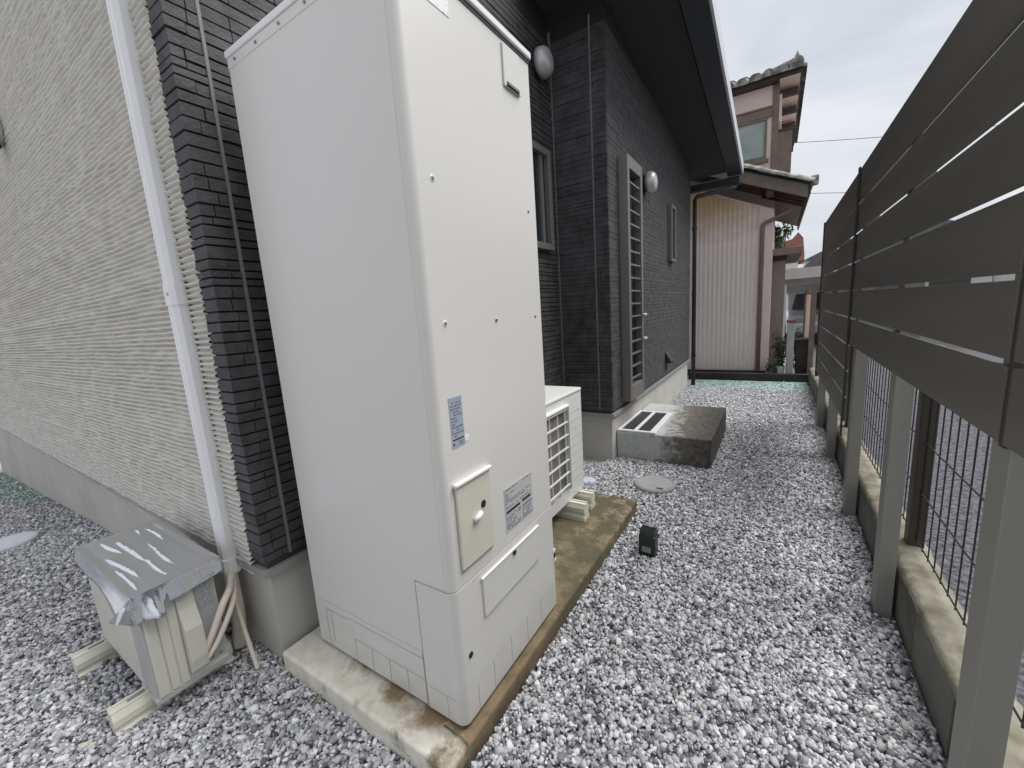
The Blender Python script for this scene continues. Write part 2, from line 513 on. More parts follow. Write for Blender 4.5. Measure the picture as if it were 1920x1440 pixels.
def stones(name, P, size, cols, label):
    near = (P[:, 1] < 2.3) & (P[:, 0] > -2.7)
    V1, F1 = stone_geo(P[near], size[near], IV, IF, 0.26)
    V2, F2 = stone_geo(P[~near], size[~near] * 1.25, OV, OF, 0.2)
    o = np_mesh(name, np.concatenate([V1, V2]), np.concatenate([F1, F2 + len(V1)]), 'stone')
    at = o.data.color_attributes.new('stone_col', 'FLOAT_COLOR', 'POINT')
    cc = np.concatenate([np.repeat(cols[near], 12, 0), np.repeat(cols[~near], 6, 0)])
    c4 = np.concatenate([cc, np.ones((len(cc), 1))], 1)
    at.data.foreach_set('color', c4.astype(np.float32).ravel())
    o['kind'] = 'stuff'
    return tag(o, label, 'gravel')

def scatter(x0, x1, y0, y1, dens):
    n = int((x1 - x0) * (y1 - y0) * dens)
    return np.stack([rng.uniform(x0, x1, n), rng.uniform(y0, y1, n)], 1)
XY = np.concatenate([
    scatter(-1.75, 0.46, -0.2, 2.3, 12500),
    scatter(-1.75, 0.46, 2.3, 3.3, 11500),
    scatter(-1.25, 0.46, 3.3, 5.4, 9800),
    scatter(-1.25, 0.48, 5.4, 7.8, 7500),
    scatter(-2.7, -1.75, -0.35, 0.70, 12500),
    scatter(-4.5, -2.7, -0.55, 0.70, 9000),
    scatter(-9.0, -4.5, -0.75, 0.70, 4000)])
def outside(P, x0, x1, y0, y1):
    return ~((P[:, 0] > x0) & (P[:, 0] < x1) & (P[:, 1] > y0) & (P[:, 1] < y1))
keep = np.ones(len(XY), bool)
for r_ in [(-1.66, -0.745, 0.685, 2.585), (-9, -1.66, 0.70, 9), (-1.22, -0.405, 3.54, 4.74), (-9, -1.19, 3.44, 9),
           (0.392, 0.47, 2.10, 2.2), (0.392, 0.47, 3.07, 3.17), (-0.60, -0.505, 2.09, 2.18)]:
    keep &= outside(XY, *r_)
keep &= (XY[:, 0] + 0.735) ** 2 + (XY[:, 1] - 3.035) ** 2 > 0.155 ** 2
keep &= (XY[:, 0] + 4.58) ** 2 + (XY[:, 1] - 0.29) ** 2 > 0.15 ** 2
keep &= (XY[:, 0] + 1.215) ** 2 + (XY[:, 1] - 2.885) ** 2 > 0.07 ** 2
thin = (XY[:, 1] > 7.05) & (rng.uniform(0, 1, len(XY)) < np.clip((XY[:, 1] - 7.05) / 0.55, 0, 0.70))
keep &= ~thin
XY = XY[keep]
n = len(XY)
size = np.clip(rng.lognormal(math.log(0.0071), 0.36, n), 0.0032, 0.0150)
z = dip(XY[:, 0]) + rng.uniform(-0.003, 0.007, n)
shade = np.clip(rng.normal(0.51, 0.17, n), 0.11, 0.84)
dark = rng.uniform(0, 1, n) < 0.15
shade[dark] *= 0.45
tint = np.stack([np.ones(n), np.ones(n) * 1.005, 1.0 + rng.uniform(0.0, 0.09, n)], 1)
warm = rng.uniform(0, 1, n) < 0.03
tint[warm] = (1.03, 0.97, 0.86)
cols = np.clip(shade[:, None] * tint, 0, 0.86)
gr = (XY[:, 1] > 7.0) & (rng.uniform(0, 1, n) < np.clip((XY[:, 1] - 7.0) / 0.5, 0, 0.75))
cols[gr] *= (0.72, 1.03, 0.93)
lf = (XY[:, 0] < -5.9) & (XY[:, 1] > 0.5) & (rng.uniform(0, 1, n) < 0.7)
cols[lf] *= (0.62, 0.86, 0.72)
stones('gravel', np.concatenate([XY, z[:, None]], 1), size, cols, 'grey and white crushed stone gravel covering the passage and the side yard')
wsheet = box('weed_sheet', 'sheet', None, -1.15, 0.45, 7.1, 7.83, -0.004, 0.004)
tag(wsheet, 'pale green weed barrier sheet showing at the far end of the gravel', 'ground sheet')

# ------------------------------------------------------------------ our house
house = thing('house', 'dark grey brick-clad house with one white ribbed wall along the gravel passage', 'house', (-1.645, 3.42, 0))
WX1, WY, WY2, WX2 = -1.645, 0.68, 3.42, -1.18
SB = 0.46     # siding bottom
TOP1 = 6.0
def soff(y):
    return 3.25 + 0.1 * (7.59 - y)

# foundation
MB().prism([(-9.0, WY + 0.02), (WX1 - 0.02, WY + 0.02), (WX1 - 0.02, WY2 + 0.02), (WX2 - 0.02, WY2 + 0.02), (WX2 - 0.02, 7.18), (-9, 7.18)], 'z', -0.5, 0.47).build('foundation', 'foundation', house, fix=True)
fl = MB()
for (a, b, mname, nm) in ((0.010, 0.012, 'flash_grey', 'drip_flashing'), (0.014, 0.002, 'flash_dark', 'starter_strip')):
    zz0, zz1 = (0.412, 0.440) if nm == 'drip_flashing' else (0.440, 0.466)
    q = a if nm == 'drip_flashing' else -0.012
    MB().prism([(-9.0, WY - q), (WX1 + q, WY - q), (WX1 + q, WY2 - q), (WX2 + q, WY2 - q), (WX2 + q, 7.2), (-9, 7.2)], 'z', zz0, zz1).build(nm, mname, house, fix=True)

# white ribbed siding: real ridges
zs = np.arange(0.40, 3.75, 0.003)
xs = np.concatenate([np.arange(-9.0, -4.2, 0.06), np.arange(-4.2, -1.74, 0.016), [-1.744]])
Z, X = np.meshgrid(zs, xs, indexing='ij')
wob = vnoise(Z.shape, (40, 14), 1) * 0.16 + vnoise(Z.shape, (150, 60), 2) * 0.10
ph = Z / 0.0215 + wob * 0.75
fr = ph - np.floor(ph)
ridge = np.interp(fr, [0, 0.34, 0.44, 0.66, 0.92, 1.0], [-1.25, 0.75, 1.0, 0.85, -1.0, -1.25])
row = np.floor(ph).astype(int)
amp = 0.65 + 0.35 * np.take(np.random.default_rng(4).uniform(0, 1, 400), row % 400)
brk = np.clip(vnoise(Z.shape, (150, 60), 5) * 0.9 + 1.05, 0.55, 1)
H = 0.0120 * ridge * amp * brk + 0.0022 * vnoise(Z.shape, (420, 160), 6)
Vw = np.stack([X, WY - H, Z], -1).reshape(-1, 3)
white_wall = np_mesh('white_siding', Vw, grid_faces(*Z.shape)[:, ::-1], 'white_siding', house)
white_wall['label'] = 'white siding wall combed with fine horizontal ridges'
box('siding_backing', 'white_siding', house, -9, -1.746, WY + 0.0195, WY + 0.032, 0.48, TOP1)

# dark brick siding
joint_wall = MB().prism([(-1.742, WY + 0.004), (WX1 - 0.008, WY + 0.004), (WX1 - 0.008, WY2 + 0.008), (WX2 - 0.008, WY2 + 0.008), (WX2 - 0.008, 7.2), (-3.2, 7.2), (-3.2, 1.2), (-1.742, 1.2)], 'z', 0.468, 3.80).build('dark_siding', 'dark_joint', house, fix=True)
joint_wall['label'] = 'charcoal brick pattern siding'
box('upper_dark_siding', 'dark_brick', house, -3.2, WX1 - 0.010, WY + 0.02, 7.2, 3.80, TOP1)
SEAL_Y = 0.78
brng = random.Random(3)
courses = []
zc = SB + 0.008
while zc < 3.5:
    h = brng.choice([0.027, 0.036, 0.041, 0.044, 0.046])
    courses.append((zc, zc + h))
    zc += h
G = 0.0032
GF = 0.0028
nb = 0
far_b = MB()
def bx_far(x0, x1, y0, y1, z0, z1):
    far_b.box(x0, x1, y0, y1, z0, z1)
for ci, (za, zb) in enumerate(courses):
    pr = brng.uniform(0.0, 0.005)
    z0, z1 = za + 0.0034, zb - 0.0034
    top_piece = zb < 3.02
    # corner brick: wraps from the white wall onto the dark wall
    yl = SEAL_Y - 0.006 if brng.random() < 0.45 else WY + brng.uniform(0.025, 0.07)
    m_ = MB()
    p_ = pr
    poly = [(-1.742, WY - 0.002 - p_), (WX1 + p_, WY - 0.002 - p_), (WX1 + p_, yl), (WX1 - 0.012, yl), (WX1 - 0.012, WY + 0.010), (-1.742, WY + 0.010)]
    if top_piece:
        m_.prism(poly, 'z', z0, z1).build('brick', 'dark_brick', joint_wall, fix=True)
        nb += 1
    else:
        far_b.prism(poly, 'z', z0, z1)
    y = yl + G
    while y < WY2 - 0.01:
        if y < SEAL_Y - 0.012:
            e = SEAL_Y - 0.006
        else:
            if y < SEAL_Y + 0.008:
                y = SEAL_Y + 0.005
            e = min(y + brng.choice([0.09, 0.14, 0.19, 0.26]) * brng.uniform(0.8, 1.2) * (1.0 if y < 1.2 else 2.2), WY2 - 0.004)
        p2 = brng.uniform(0, 0.0055)
        if e - y > 0.012:
            near = y < (1.0 if za > 1.9 else 0.80) and top_piece and nb < 298
            if near:
                place_unit('brick', 'dark_brick', joint_wall, WX1 - 0.012, WX1 + p2, y, e, z0, z1)
                nb += 1
            else:
                bx_far(WX1 - 0.012, WX1 + p2, y, e, z0, z1)
        y = e + G
    # the face that looks back at the camera, and the long wall of the bump-out
    x = WX1 + 0.012
    while x < WX2 - 0.02:
        e = min(x + brng.choice([0.2, 0.3, 0.42]) * brng.uniform(0.8, 1.2), WX2)
        if WX2 - e < 0.04:
            e = WX2
        if not (x < -1.30 < e):
            bx_far(x, e, WY2 - brng.uniform(0, 0.0075), WY2 + 0.012, za + GF / 2, zb - GF / 2)
        else:
            bx_far(x, -1.306, WY2 - brng.uniform(0, 0.0075), WY2 + 0.012, za + GF / 2, zb - GF / 2)
            bx_far(-1.294, e, WY2 - brng.uniform(0, 0.0075), WY2 + 0.012, za + GF / 2, zb - GF / 2)
        x = e + GF
    y = WY2 + 0.0125
    while y < 7.19:
        e = min(y + brng.choice([0.3, 0.45, 0.65]) * brng.uniform(0.8, 1.2), 7.2)
        bx_far(WX2 - 0.012, WX2 + brng.uniform(0, 0.0035), y, e, za + GF / 2, zb - GF / 2)
        y = e + GF
fb = far_b.build('far_bricks', 'dark_brick', joint_wall)
fb['kind'] = 'stuff'
sm = [MB().box(WX1 - 0.012, WX1 + 0.0052, SEAL_Y - 0.0058, SEAL_Y + 0.0048, SB + 0.01, 3.6),
      MB().box(WX1 - 0.008, WX1 + 0.011, WY2 - 0.012, WY2 + 0.002, SB + 0.01, 3.6),
      MB().box(-1.3065, -1.2935, WY2 - 0.0045, WY2 + 0.012, SB + 0.01, 3.6)]
for q in sm:
    q.build('sealant_joint', 'sealant', house)

# bump-out roof: low slope down to the far end
def slab_y(x0, x1, y0, y1, off0, off1):
    b = MB()
    vs_ = []
    for y in (y0, y1):
        for x in (x0, x1):
            vs_ += [(x, y, soff(y) + off0), (x, y, soff(y) + off1)]
    b.add(vs_, [(0, 2, 3, 1), (4, 5, 7, 6), (0, 1, 5, 4), (2, 6, 7, 3), (1, 3, 7, 5), (0, 4, 6, 2)])
    return b
roof = slab_y(-4.2, -0.55, 3.0, 7.6, 0.14, 0.22).build('roof', 'roofing', house)
slab_y(WX1 + 0.002, -0.72, 3.0, 7.5, 0.03, 0.05).build('soffit', 'soffit', roof)
slab_y(-0.705, -0.52, 2.98, 7.62, 0.0, 0.139).build('barge_trim', 'fascia', roof)
slab_y(-0.518, -0.497, 2.97, 7.63, 0.005, 0.16).build('drip_edge', 'edge_metal', roof)
MB().box(-2.2, -0.53, 7.60, 7.72, 3.12, 3.24).build('gutter', 'fascia', roof, bevel=0.02)
MB().box(WX1 + 0.002, -0.71, 2.97, 3.0, soff(3.0) - 0.02, soff(3.0) + 0.15).build('front_fascia', 'fascia', roof)

# windows of our house
win = box('window', 'glass', house, WX1 - 0.02, WX1 + 0.012, 2.45, 3.20, 1.92, 2.60)
def frame_x(parent, m, x0, x1, y0, y1, z0, z1, t, name='frame', bevel=0.003):
    for a in ((y0, y0 + t, z0, z1), (y1 - t, y1, z0, z1), (y0 + t, y1 - t, z0, z0 + t), (y0 + t, y1 - t, z1 - t, z1)):
        box(name, m, parent, x0, x1, *a, bevel=bevel)
frame_x(win, 'frame', WX1 - 0.01, WX1 + 0.055, 2.42, 3.25, 1.87, 2.65, 0.05)
box('sash', 'frame', win, WX1, WX1 + 0.03, 3.10, 3.14, 1.92, 2.60)

door = box('back_door', 'black', house, WX2 + 0.006, WX2 + 0.02, 3.72, 4.12, 0.56, 2.60)
door['label'] = 'dark back door glass behind a horizontal slat grille'
DX0, DX1 = WX2 + 0.002, WX2 + 0.085
box('jamb', 'frame', door, DX0, DX1, 3.68, 3.735, 0.50, 2.63, bevel=0.004)
box('jamb', 'frame', door, DX0, DX1, 4.085, 4.14, 0.50, 2.63, bevel=0.004)
box('head', 'frame', door, DX0, DX1, 3.737, 4.083, 2.53, 2.63, bevel=0.004)
box('bottom_rail', 'frame', door, DX0, DX1, 3.737, 4.083, 0.50, 0.64, bevel=0.004)
for k in range(16):
    zc = 0.70 + k * (2.50 - 0.70) / 15.6
    place_unit('slat', 'slat', door, WX2 + 0.058, WX2 + 0.074, 3.737, 4.083, zc - 0.0075, zc + 0.0075)
for zz in (1.28, 1.05):
    MB().lathe([(0.012, 0), (0.016, 0.02), (0.012, 0.035)], (DX1, 4.115, zz), 'x', 10).build('handle', 'duct', door, smooth=True)
sw = box('slit_window', 'glass', house, WX2 + 0.004, WX2 + 0.012, 5.66, 5.84, 1.94, 2.54)
frame_x(sw, 'frame', WX2 + 0.002, WX2 + 0.05, 5.62, 5.88, 1.90, 2.58, 0.035)
vent = MB().prism([(WX2 + 0.006, 0.62), (WX2 + 0.006, 0.76), (WX2 + 0.075, 0.64), (WX2 + 0.075, 0.62)], 'y', 5.45, 5.62).build('vent_cover', 'dark_grate', house, fix=True)

def vent_hood(label, c, r, wall='x', cm='dark_grate'):
    """round dome hood on a short collar; c = centre on the wall face"""
    t = thing('vent_hood', label, 'vent', c, 'round ventilation hoods on the house walls')
    s = 1 if wall == 'x' else -1
    ax = wall
    MB().lathe([(r * 0.78, 0.002 * s), (r * 0.78, 0.045 * s), (r * 0.70, 0.05 * s)], c, ax, 28).build('collar', cm, t, smooth=False, fix=True)
    prof = [(r, 0.035 * s), (r, 0.06 * s), (r * 0.96, 0.085 * s), (r * 0.82, 0.108 * s), (r * 0.55, 0.122 * s), (r * 0.2, 0.127 * s)]
    MB().lathe(prof, c, ax, 32).build('dome', 'hood', t, smooth=True, fix=True)
    return t
vent_hood('round vent hood high on the dark wall above the small window', (WX1 + 0.004, 3.17, 3.26), 0.105)
vent_hood('round vent hood beside the slatted back door', (WX2 + 0.006, 4.50, 2.58), 0.105)
hl = vent_hood('round vent hood on the white ribbed wall at the left picture edge', (-4.09, WY - 0.008, 2.68), 0.11, 'y', 'hood')
MB().tube([(-4.05, WY - 0.05, 2.60), (-4.03, WY - 0.10, 2.53)], 0.035, 14).build('outlet', 'dark_grate', hl, smooth=True)

# downspout at the far corner
ds = thing('downspout', 'black downspout at the far corner of the dark house below the eave gutter', 'downspout', (-1.12, 7.28, 0))
MB().tube([(-0.60, 7.66, 3.14), (-0.60, 7.62, 3.08), (-1.10, 7.32, 2.98), (-1.125, 7.28, 2.92), (-1.125, 7.28, -0.02)], 0.032, 10).build('pipe', 'downpipe', ds, smooth=True)
for zz in (0.5, 1.5, 2.5):
    MB().lathe([(0.038, -0.02), (0.038, 0.02)], (-1.125, 7.28, zz), 'z', 12).build('bracket', 'downpipe', ds)

# white pipe cover duct on the white wall
duct = thing('pipe_duct', 'white pipe cover duct running down the white ribbed wall', 'duct', (-1.91, 0.64, 0.38))
def duct_seg(z0, z1, g, name):
    x0, x1, y0 = -1.945 - g, -1.878 + g, 0.632 - g
    poly = [(x0, WY), (x0, y0 + 0.014), (x0 + 0.012, y0), (x0 + 0.024, y0), (x0 + 0.027, y0 + 0.003), (x1 - 0.030, y0 + 0.003), (x1 - 0.027, y0), (x1 - 0.014, y0), (x1, y0 + 0.016), (x1, WY)]
    return MB().prism(poly, 'z', z0, z1).build(name, 'duct', duct, fix=True)
duct_seg(1.56, 4.0, 0.0, 'duct_cover')
duct_seg(0.40, 1.485, 0.0, 'duct_cover')
duct_seg(1.485, 1.56, 0.003, 'duct_joint')
duct_seg(0.375, 0.44, 0.004, 'duct_end')
MB().lathe([(0.005, 0), (0.005, -0.003)], (-1.90, 0.629, 1.525), 'y', 8).build('screw', 'screw', duct)
MB().lathe([(0.005, 0), (0.005, -0.003)], (-1.90, 0.629, 0.405), 'y', 8).build('screw', 'screw', duct)

# ------------------------------------------------------------------ concrete slab and water heater tank
SL = 0.083
slab = box('equipment_slab', 'slab', None, -1.640, -0.742, 0.678, 2.59, -0.10, SL, bevel=0.012, seg=3)
tag(slab, 'low concrete slab with brown algae stains under the tall water heater', 'slab')
tie = MB().tube([(-0.85, 0.775, SL + 0.002), (-0.775, 0.770, SL + 0.008), (-0.735, 0.765, SL + 0.004), (-0.728, 0.745, SL - 0.04), (-0.715, 0.75, 0.01)], 0.0022, 6).build('green_cord', 'green_tie', None, smooth=True)
tag(tie, 'thin green cord looped over the slab edge below the water heater', 'cord')

TX0, TX1, TY0, TY1, TZ0, TZ1 = -1.537, -0.772, 0.792, 1.425, SL + 0.018, 2.243
tank = thing('water_heater', 'tall light grey hot water storage tank on a concrete slab', 'water heater', (-1.15, 1.1, SL))
core = box('body', 'tank_seam', tank, TX0 + 0.004, TX1 - 0.012, TY0 + 0.004, TY1 - 0.002, TZ0, TZ1 - 0.01)
# big panel facing the camera side (left in the picture)
box('side_panel', 'tank', tank, TX0, -0.800, TY0 + 0.0005, TY0 + 0.010, 0.300, TZ1, bevel=0.003)
box('side_panel', 'tank', tank, TX0, -0.9275, TY0 + 0.0005, TY0 + 0.010, TZ0, 0.2985, bevel=0.0012)
def corner_panel(x_start, z0, z1, name, r=0.026, g=0.0):
    """panel over the long face that turns round the rounded near corner"""
    pts = [(x_start, TY0 - g)]
    cx, cy = TX1 - r, TY0 + r
    for k in range(9):
        a = -math.pi / 2 + k * math.pi / 16
        pts.append((cx + (r + g) * math.cos(a), cy + (r + g) * math.sin(a)))
    pts.append((TX1 + g, TY1))
    inner = [(TX1 - 0.011, TY1)]
    for k in range(8, -1, -1):
        a = -math.pi / 2 + k * math.pi / 16
        inner.append((cx + (r - 0.009) * math.cos(a), cy + (r - 0.009) * math.sin(a)))
    inner.append((x_start, TY0 + 0.009))
    o = MB().prism(pts + inner, 'z', z0, z1).build(name, 'tank', tank, fix=True)
    for p in o.data.polygons:
        if abs(p.normal.z) < 0.5:
            p.use_smooth = True
    md = o.modifiers.new('wn', 'WEIGHTED_NORMAL')
    md.keep_sharp = True
    return o
corner_panel(-0.7985, 0.5665, TZ1 - 0.006, 'front_panel', g=0.0008)
corner_panel(-0.925, TZ0, 0.5625, 'lower_cover', g=0.0022)
box('side_panel', 'tank', tank, -0.9265, -0.800, TY0 + 0.001, TY0 + 0.008, 0.5665, 0.5675)
# raised welt round the lower cover
box('seam_welt', 'tank_seam', tank, -0.9285, -0.9255, TY0 - 0.003, TY0 + 0.004, 0.30, 0.566)
box('seam_welt', 'tank_seam', tank, -0.9285, -0.800, TY0 - 0.0025, TY0 + 0.004, 0.5630, 0.5660)
# embossed plinth lines
for (x0, x1, z0, z1) in [(-1.47, -1.33, 0.2665, 0.269), (-1.33, -0.93, 0.276, 0.2785), (-1.30, -0.93, 0.196, 0.198), (-0.93, -0.80, 0.186, 0.188),
                         (-1.469, -1.467, 0.10, 0.268), (-1.435, -1.433, 0.13, 0.268), (-1.30, -1.298, 0.10, 0.197), (-1.205, -1.203, 0.10, 0.197), (-1.11, -1.108, 0.10, 0.197), (-1.02, -1.018, 0.10, 0.197), (-0.932, -0.930, 0.10, 0.296), (-0.838, -0.836, 0.10, 0.187)]:
    box('emboss_line', 'tank_seam', tank, x0, x1, TY0 - (0.0032 if x0 > -0.94 else 0.0008), TY0 + 0.002, z0, z1)
FX = TX1 + 0.0022
for (y0, y1, z0, z1) in [(0.87, 1.40, 0.214, 0.216), (0.865, 0.867, 0.105, 0.195), (0.955, 0.957, 0.105, 0.215), (1.065, 1.067, 0.105, 0.215), (1.18, 1.182, 0.105, 0.215), (1.29, 1.292, 0.105, 0.215)]:
    box('emboss_line', 'tank_seam', tank, FX - 0.002, FX + 0.0008, y0, y1, z0, z1)
# lid
lid = box('lid', 'tank_lid', tank, TX0 - 0.006, TX1 + 0.012, TY0 - 0.005, TY1 + 0.006, TZ1 + 0.004, TZ1 + 0.026, bevel=0.004)
box('lid_shadow_gap', 'ink', tank, TX0 + 0.01, TX1 + 0.0035, TY0 + 0.004, TY1, TZ1 - 0.008, TZ1 + 0.003)
box('top_rail', 'tank', tank, TX0 - 0.001, TX1 - 0.02, TY0 - 0.0012, TY0 + 0.006, TZ1 - 0.028, TZ1 + 0.003, bevel=0.002)
for k in range(6):
    MB().lathe([(0.0045, 0), (0.0045, -0.004)], (TX0 + 0.05 + k * 0.13, TY0 - 0.001, TZ1 - 0.013), 'y', 8).build('screw', 'screw', tank)
PX = TX1 + 0.0008
def disc(name, m, y, z, r, h=0.003, base=PX, n=14):
    return MB().lathe([(r, -0.001), (r, h * 0.6), (r * 0.8, h)], (base, y, z), 'x', n).build(name, m, tank)
for (y, z, r, m_) in [(0.869, 1.734, 0.0060, 'screw'), (1.370, 1.732, 0.0050, 'screw'), (0.867, 1.356, 0.0055, 'screw'), (1.117, 1.354, 0.0060, 'screw'), (1.378, 1.356, 0.0050, 'screw')]:
    disc('screw', m_, y, z, r)
disc('sealing_washer', 'tank_lid', 0.869, 1.734, 0.0095, 0.0015)
disc('sealing_washer', 'tank_lid', 0.867, 1.356, 0.0095, 0.0015)
disc('cover_hole', 'black', 0.844, 0.323, 0.0105, 0.0022, FX)
disc('cover_hole', 'black', 1.114, 0.526, 0.0115, 0.0085, FX)
# access hatch
hat = box('access_hatch', 'cream', tank, PX, PX + 0.010, 0.838, 1.004, 0.617, 0.889, bevel=0.004)
box('hatch_hinge', 'tank_lid', hat, PX + 0.001, PX + 0.017, 0.832, 1.010, 0.884, 0.896, bevel=0.004)
MB().lathe([(0.0125, 0), (0.0125, 0.0012)], (PX + 0.010, 0.958, 0.783), 'x', 16).build('key_hole', 'black', hat)
MB().tube([(PX + 0.013, 0.905, 0.752), (PX + 0.017, 0.923, 0.757), (PX + 0.013, 0.941, 0.762)], 0.0085, 10).build('latch_knob', 'tank_lid', hat, smooth=True)
box('hatch_edge', 'tank_seam', hat, PX, PX + 0.0045, 0.850, 1.000, 0.6105, 0.6155)
disc('screw', 'screw', 0.850, 0.612, 0.0055)
# embossed panel on the lower cover
lp = box('lower_hatch', 'tank', tank, FX - 0.001, FX + 0.007, 0.926, 1.296, 0.397, 0.536, bevel=0.004)
box('lower_hatch_lip', 'tank_lid', lp, FX, FX + 0.0095, 0.922, 1.300, 0.533, 0.541, bevel=0.003)
disc('hatch_screw', 'black', 1.114, 0.5255, 0.0105, 0.0085, FX + 0.0035)
# stickers
def print_rows(parent, y0, y1, z0, z1, rows, x, seed, gap=0.45):
    r_ = random.Random(seed)
    b = MB()
    ph_ = (z1 - z0) / rows
    for i in range(rows):
        zz = z1 - (i + 0.5) * ph_
        y = y0
        while y < y1 - 0.003:
            L_ = r_.uniform(0.003, 0.012)
            if r_.random() < 0.82:
                h_ = ph_ * r_.uniform(0.20, 0.34)
                b.box(x, x + 0.0002, y, min(y + L_, y1), zz - h_, zz + h_)
            y += L_ + r_.uniform(0.001, 0.003)
            if r_.random() < 0.10 * gap:
                break
    return b.build('print', 'ink_soft', parent)
st = box('warning_sticker', 'sticker', tank, PX, PX + 0.0012, 0.849, 0.907, 0.997, 1.147)
st['label'] = 'blue grey sticker with small print'
print_rows(st, 0.853, 0.903, 1.026, 1.134, 12, PX + 0.0013, 1)
print_rows(st, 0.866, 0.903, 1.001, 1.015, 2, PX + 0.0013, 2)
box('sticker_band', 'sticker', st, PX + 0.0013, PX + 0.0016, 0.849, 0.907, 1.138, 1.147)
box('print_line', 'ink', st, PX + 0.0013, PX + 0.0016, 0.853, 0.903, 1.019, 1.023)
disc('sticker_mark', 'ink', 0.857, 1.008, 0.0045, 0.0018)
disc('round_sticker', 'tank_lid', 0.918, 1.012, 0.011, 0.0012)
rp = box('rating_label', 'plate', tank, PX, PX + 0.0012, 1.087, 1.276, 0.609, 0.772)
rp['label'] = 'silver rating label with printed lines and black bars'
print_rows(rp, 1.092, 1.272, 0.695, 0.768, 9, PX + 0.0013, 3)
print_rows(rp, 1.092, 1.190, 0.613, 0.672, 7, PX + 0.0013, 4)
print_rows(rp, 1.200, 1.272, 0.613, 0.655, 5, PX + 0.0013, 5)
for (y0, y1, z0, z1) in [(1.095, 1.185, 0.678, 0.688), (1.200, 1.262, 0.680, 0.690), (1.200, 1.268, 0.662, 0.666)]:
    box('print_line', 'ink', rp, PX + 0.0013, PX + 0.0017, y0, y1, z0, z1)
pn = box('paper_notice', 'paper', tank, PX, PX + 0.0014, 0.885, 0.993, 2.165, 2.235)
pn['label'] = 'white printed notice near the top'
pp = box('anchor_bracket', 'tank', tank, PX, PX + 0.007, 1.250, 1.352, 2.100, 2.226, bevel=0.003)
box('bracket_slot', 'ink', pp, PX + 0.0065, PX + 0.0085, 1.264, 1.340, 2.100, 2.116)
box('bracket_rail', 'screw', pp, PX + 0.007, PX + 0.012, 1.268, 1.336, 2.106, 2.110)
for (y_, z_, m_) in ((1.432, 0.350, 'support'), (1.432, 0.33, 'black'), (1.436, 0.305, 'support')):
    MB().tube([(TX1 - 0.03, y_ - 0.01, z_), (TX1 + 0.004, y_ + 0.004, z_)], 0.011, 10).build('side_fitting', m_, tank, smooth=True)

# ------------------------------------------------------------------ heat pump unit behind the tank
hp = thing('heat_pump_unit', 'light grey heat pump outdoor unit half hidden behind the tall tank', 'heat pump', (-1.2, 2.0, 0.183))
HX0, HX1, HY0, HY1, HZ0, HZ1 = -1.33, -1.053, 1.55, 2.43, 0.183, 0.875
box('casing', 'hp_grey', hp, HX0, HX1 - 0.02, HY0, HY1, HZ0, HZ1 - 0.02, bevel=0.006)
box('top_cover', 'hp_grey', hp, HX0 - 0.005, HX1 + 0.005, HY0 - 0.005, HY1 + 0.005, HZ1 - 0.022, HZ1, bevel=0.008)
GY0, GY1, GZ0, GZ1 = 1.62, 2.20, 0.27, 0.80
fp = MB()
for (y0, y1, z0, z1) in [(HY0, GY0, HZ0 + 0.005, HZ1 - 0.022), (GY1, HY1, HZ0 + 0.005, HZ1 - 0.022), (GY0, GY1, HZ0 + 0.005, GZ0), (GY0, GY1, GZ1, HZ1 - 0.022)]:
    fp.box(HX1 - 0.019, HX1, y0, y1, z0, z1)
fp.build('front_panel', 'hp_grey', hp)
box('fan_recess', 'hp_inner', hp, HX1 - 0.0198, HX1 - 0.0185, GY0, GY1, GZ0, GZ1)
gh = box('grille_hood', 'tank_lid', hp, HX1, HX1 + 0.022, GY0 - 0.01, GY1 + 0.01, GZ1 - 0.004, GZ1 + 0.012, bevel=0.004)
box('grille_side', 'hp_grey', hp, HX1, HX1 + 0.020, GY1 - 0.002, GY1 + 0.010, GZ0, GZ1 - 0.005, bevel=0.003)
for k in range(7):
    zz = GZ0 + 0.035 + k * 0.080
    place_unit('grille_bar', 'hp_grey', hp, HX1 + 0.004, HX1 + 0.014, GY0, GY1 - 0.002, zz - 0.004, zz + 0.004)
for k in range(6):
    yy = GY0 + 0.05 + k * 0.10
    place_unit('grille_post', 'hp_grey', hp, HX1 + 0.001, HX1 + 0.006, yy - 0.003, yy + 0.003, GZ0, GZ1)
for k in range(9):
    zz = 0.30 + k * 0.055
    place_unit('emboss_line', 'tank_seam', hp, HX1 - 0.001, HX1 + 0.0012, GY1 + 0.03, HY1 - 0.012, zz - 0.0015, zz + 0.0015)
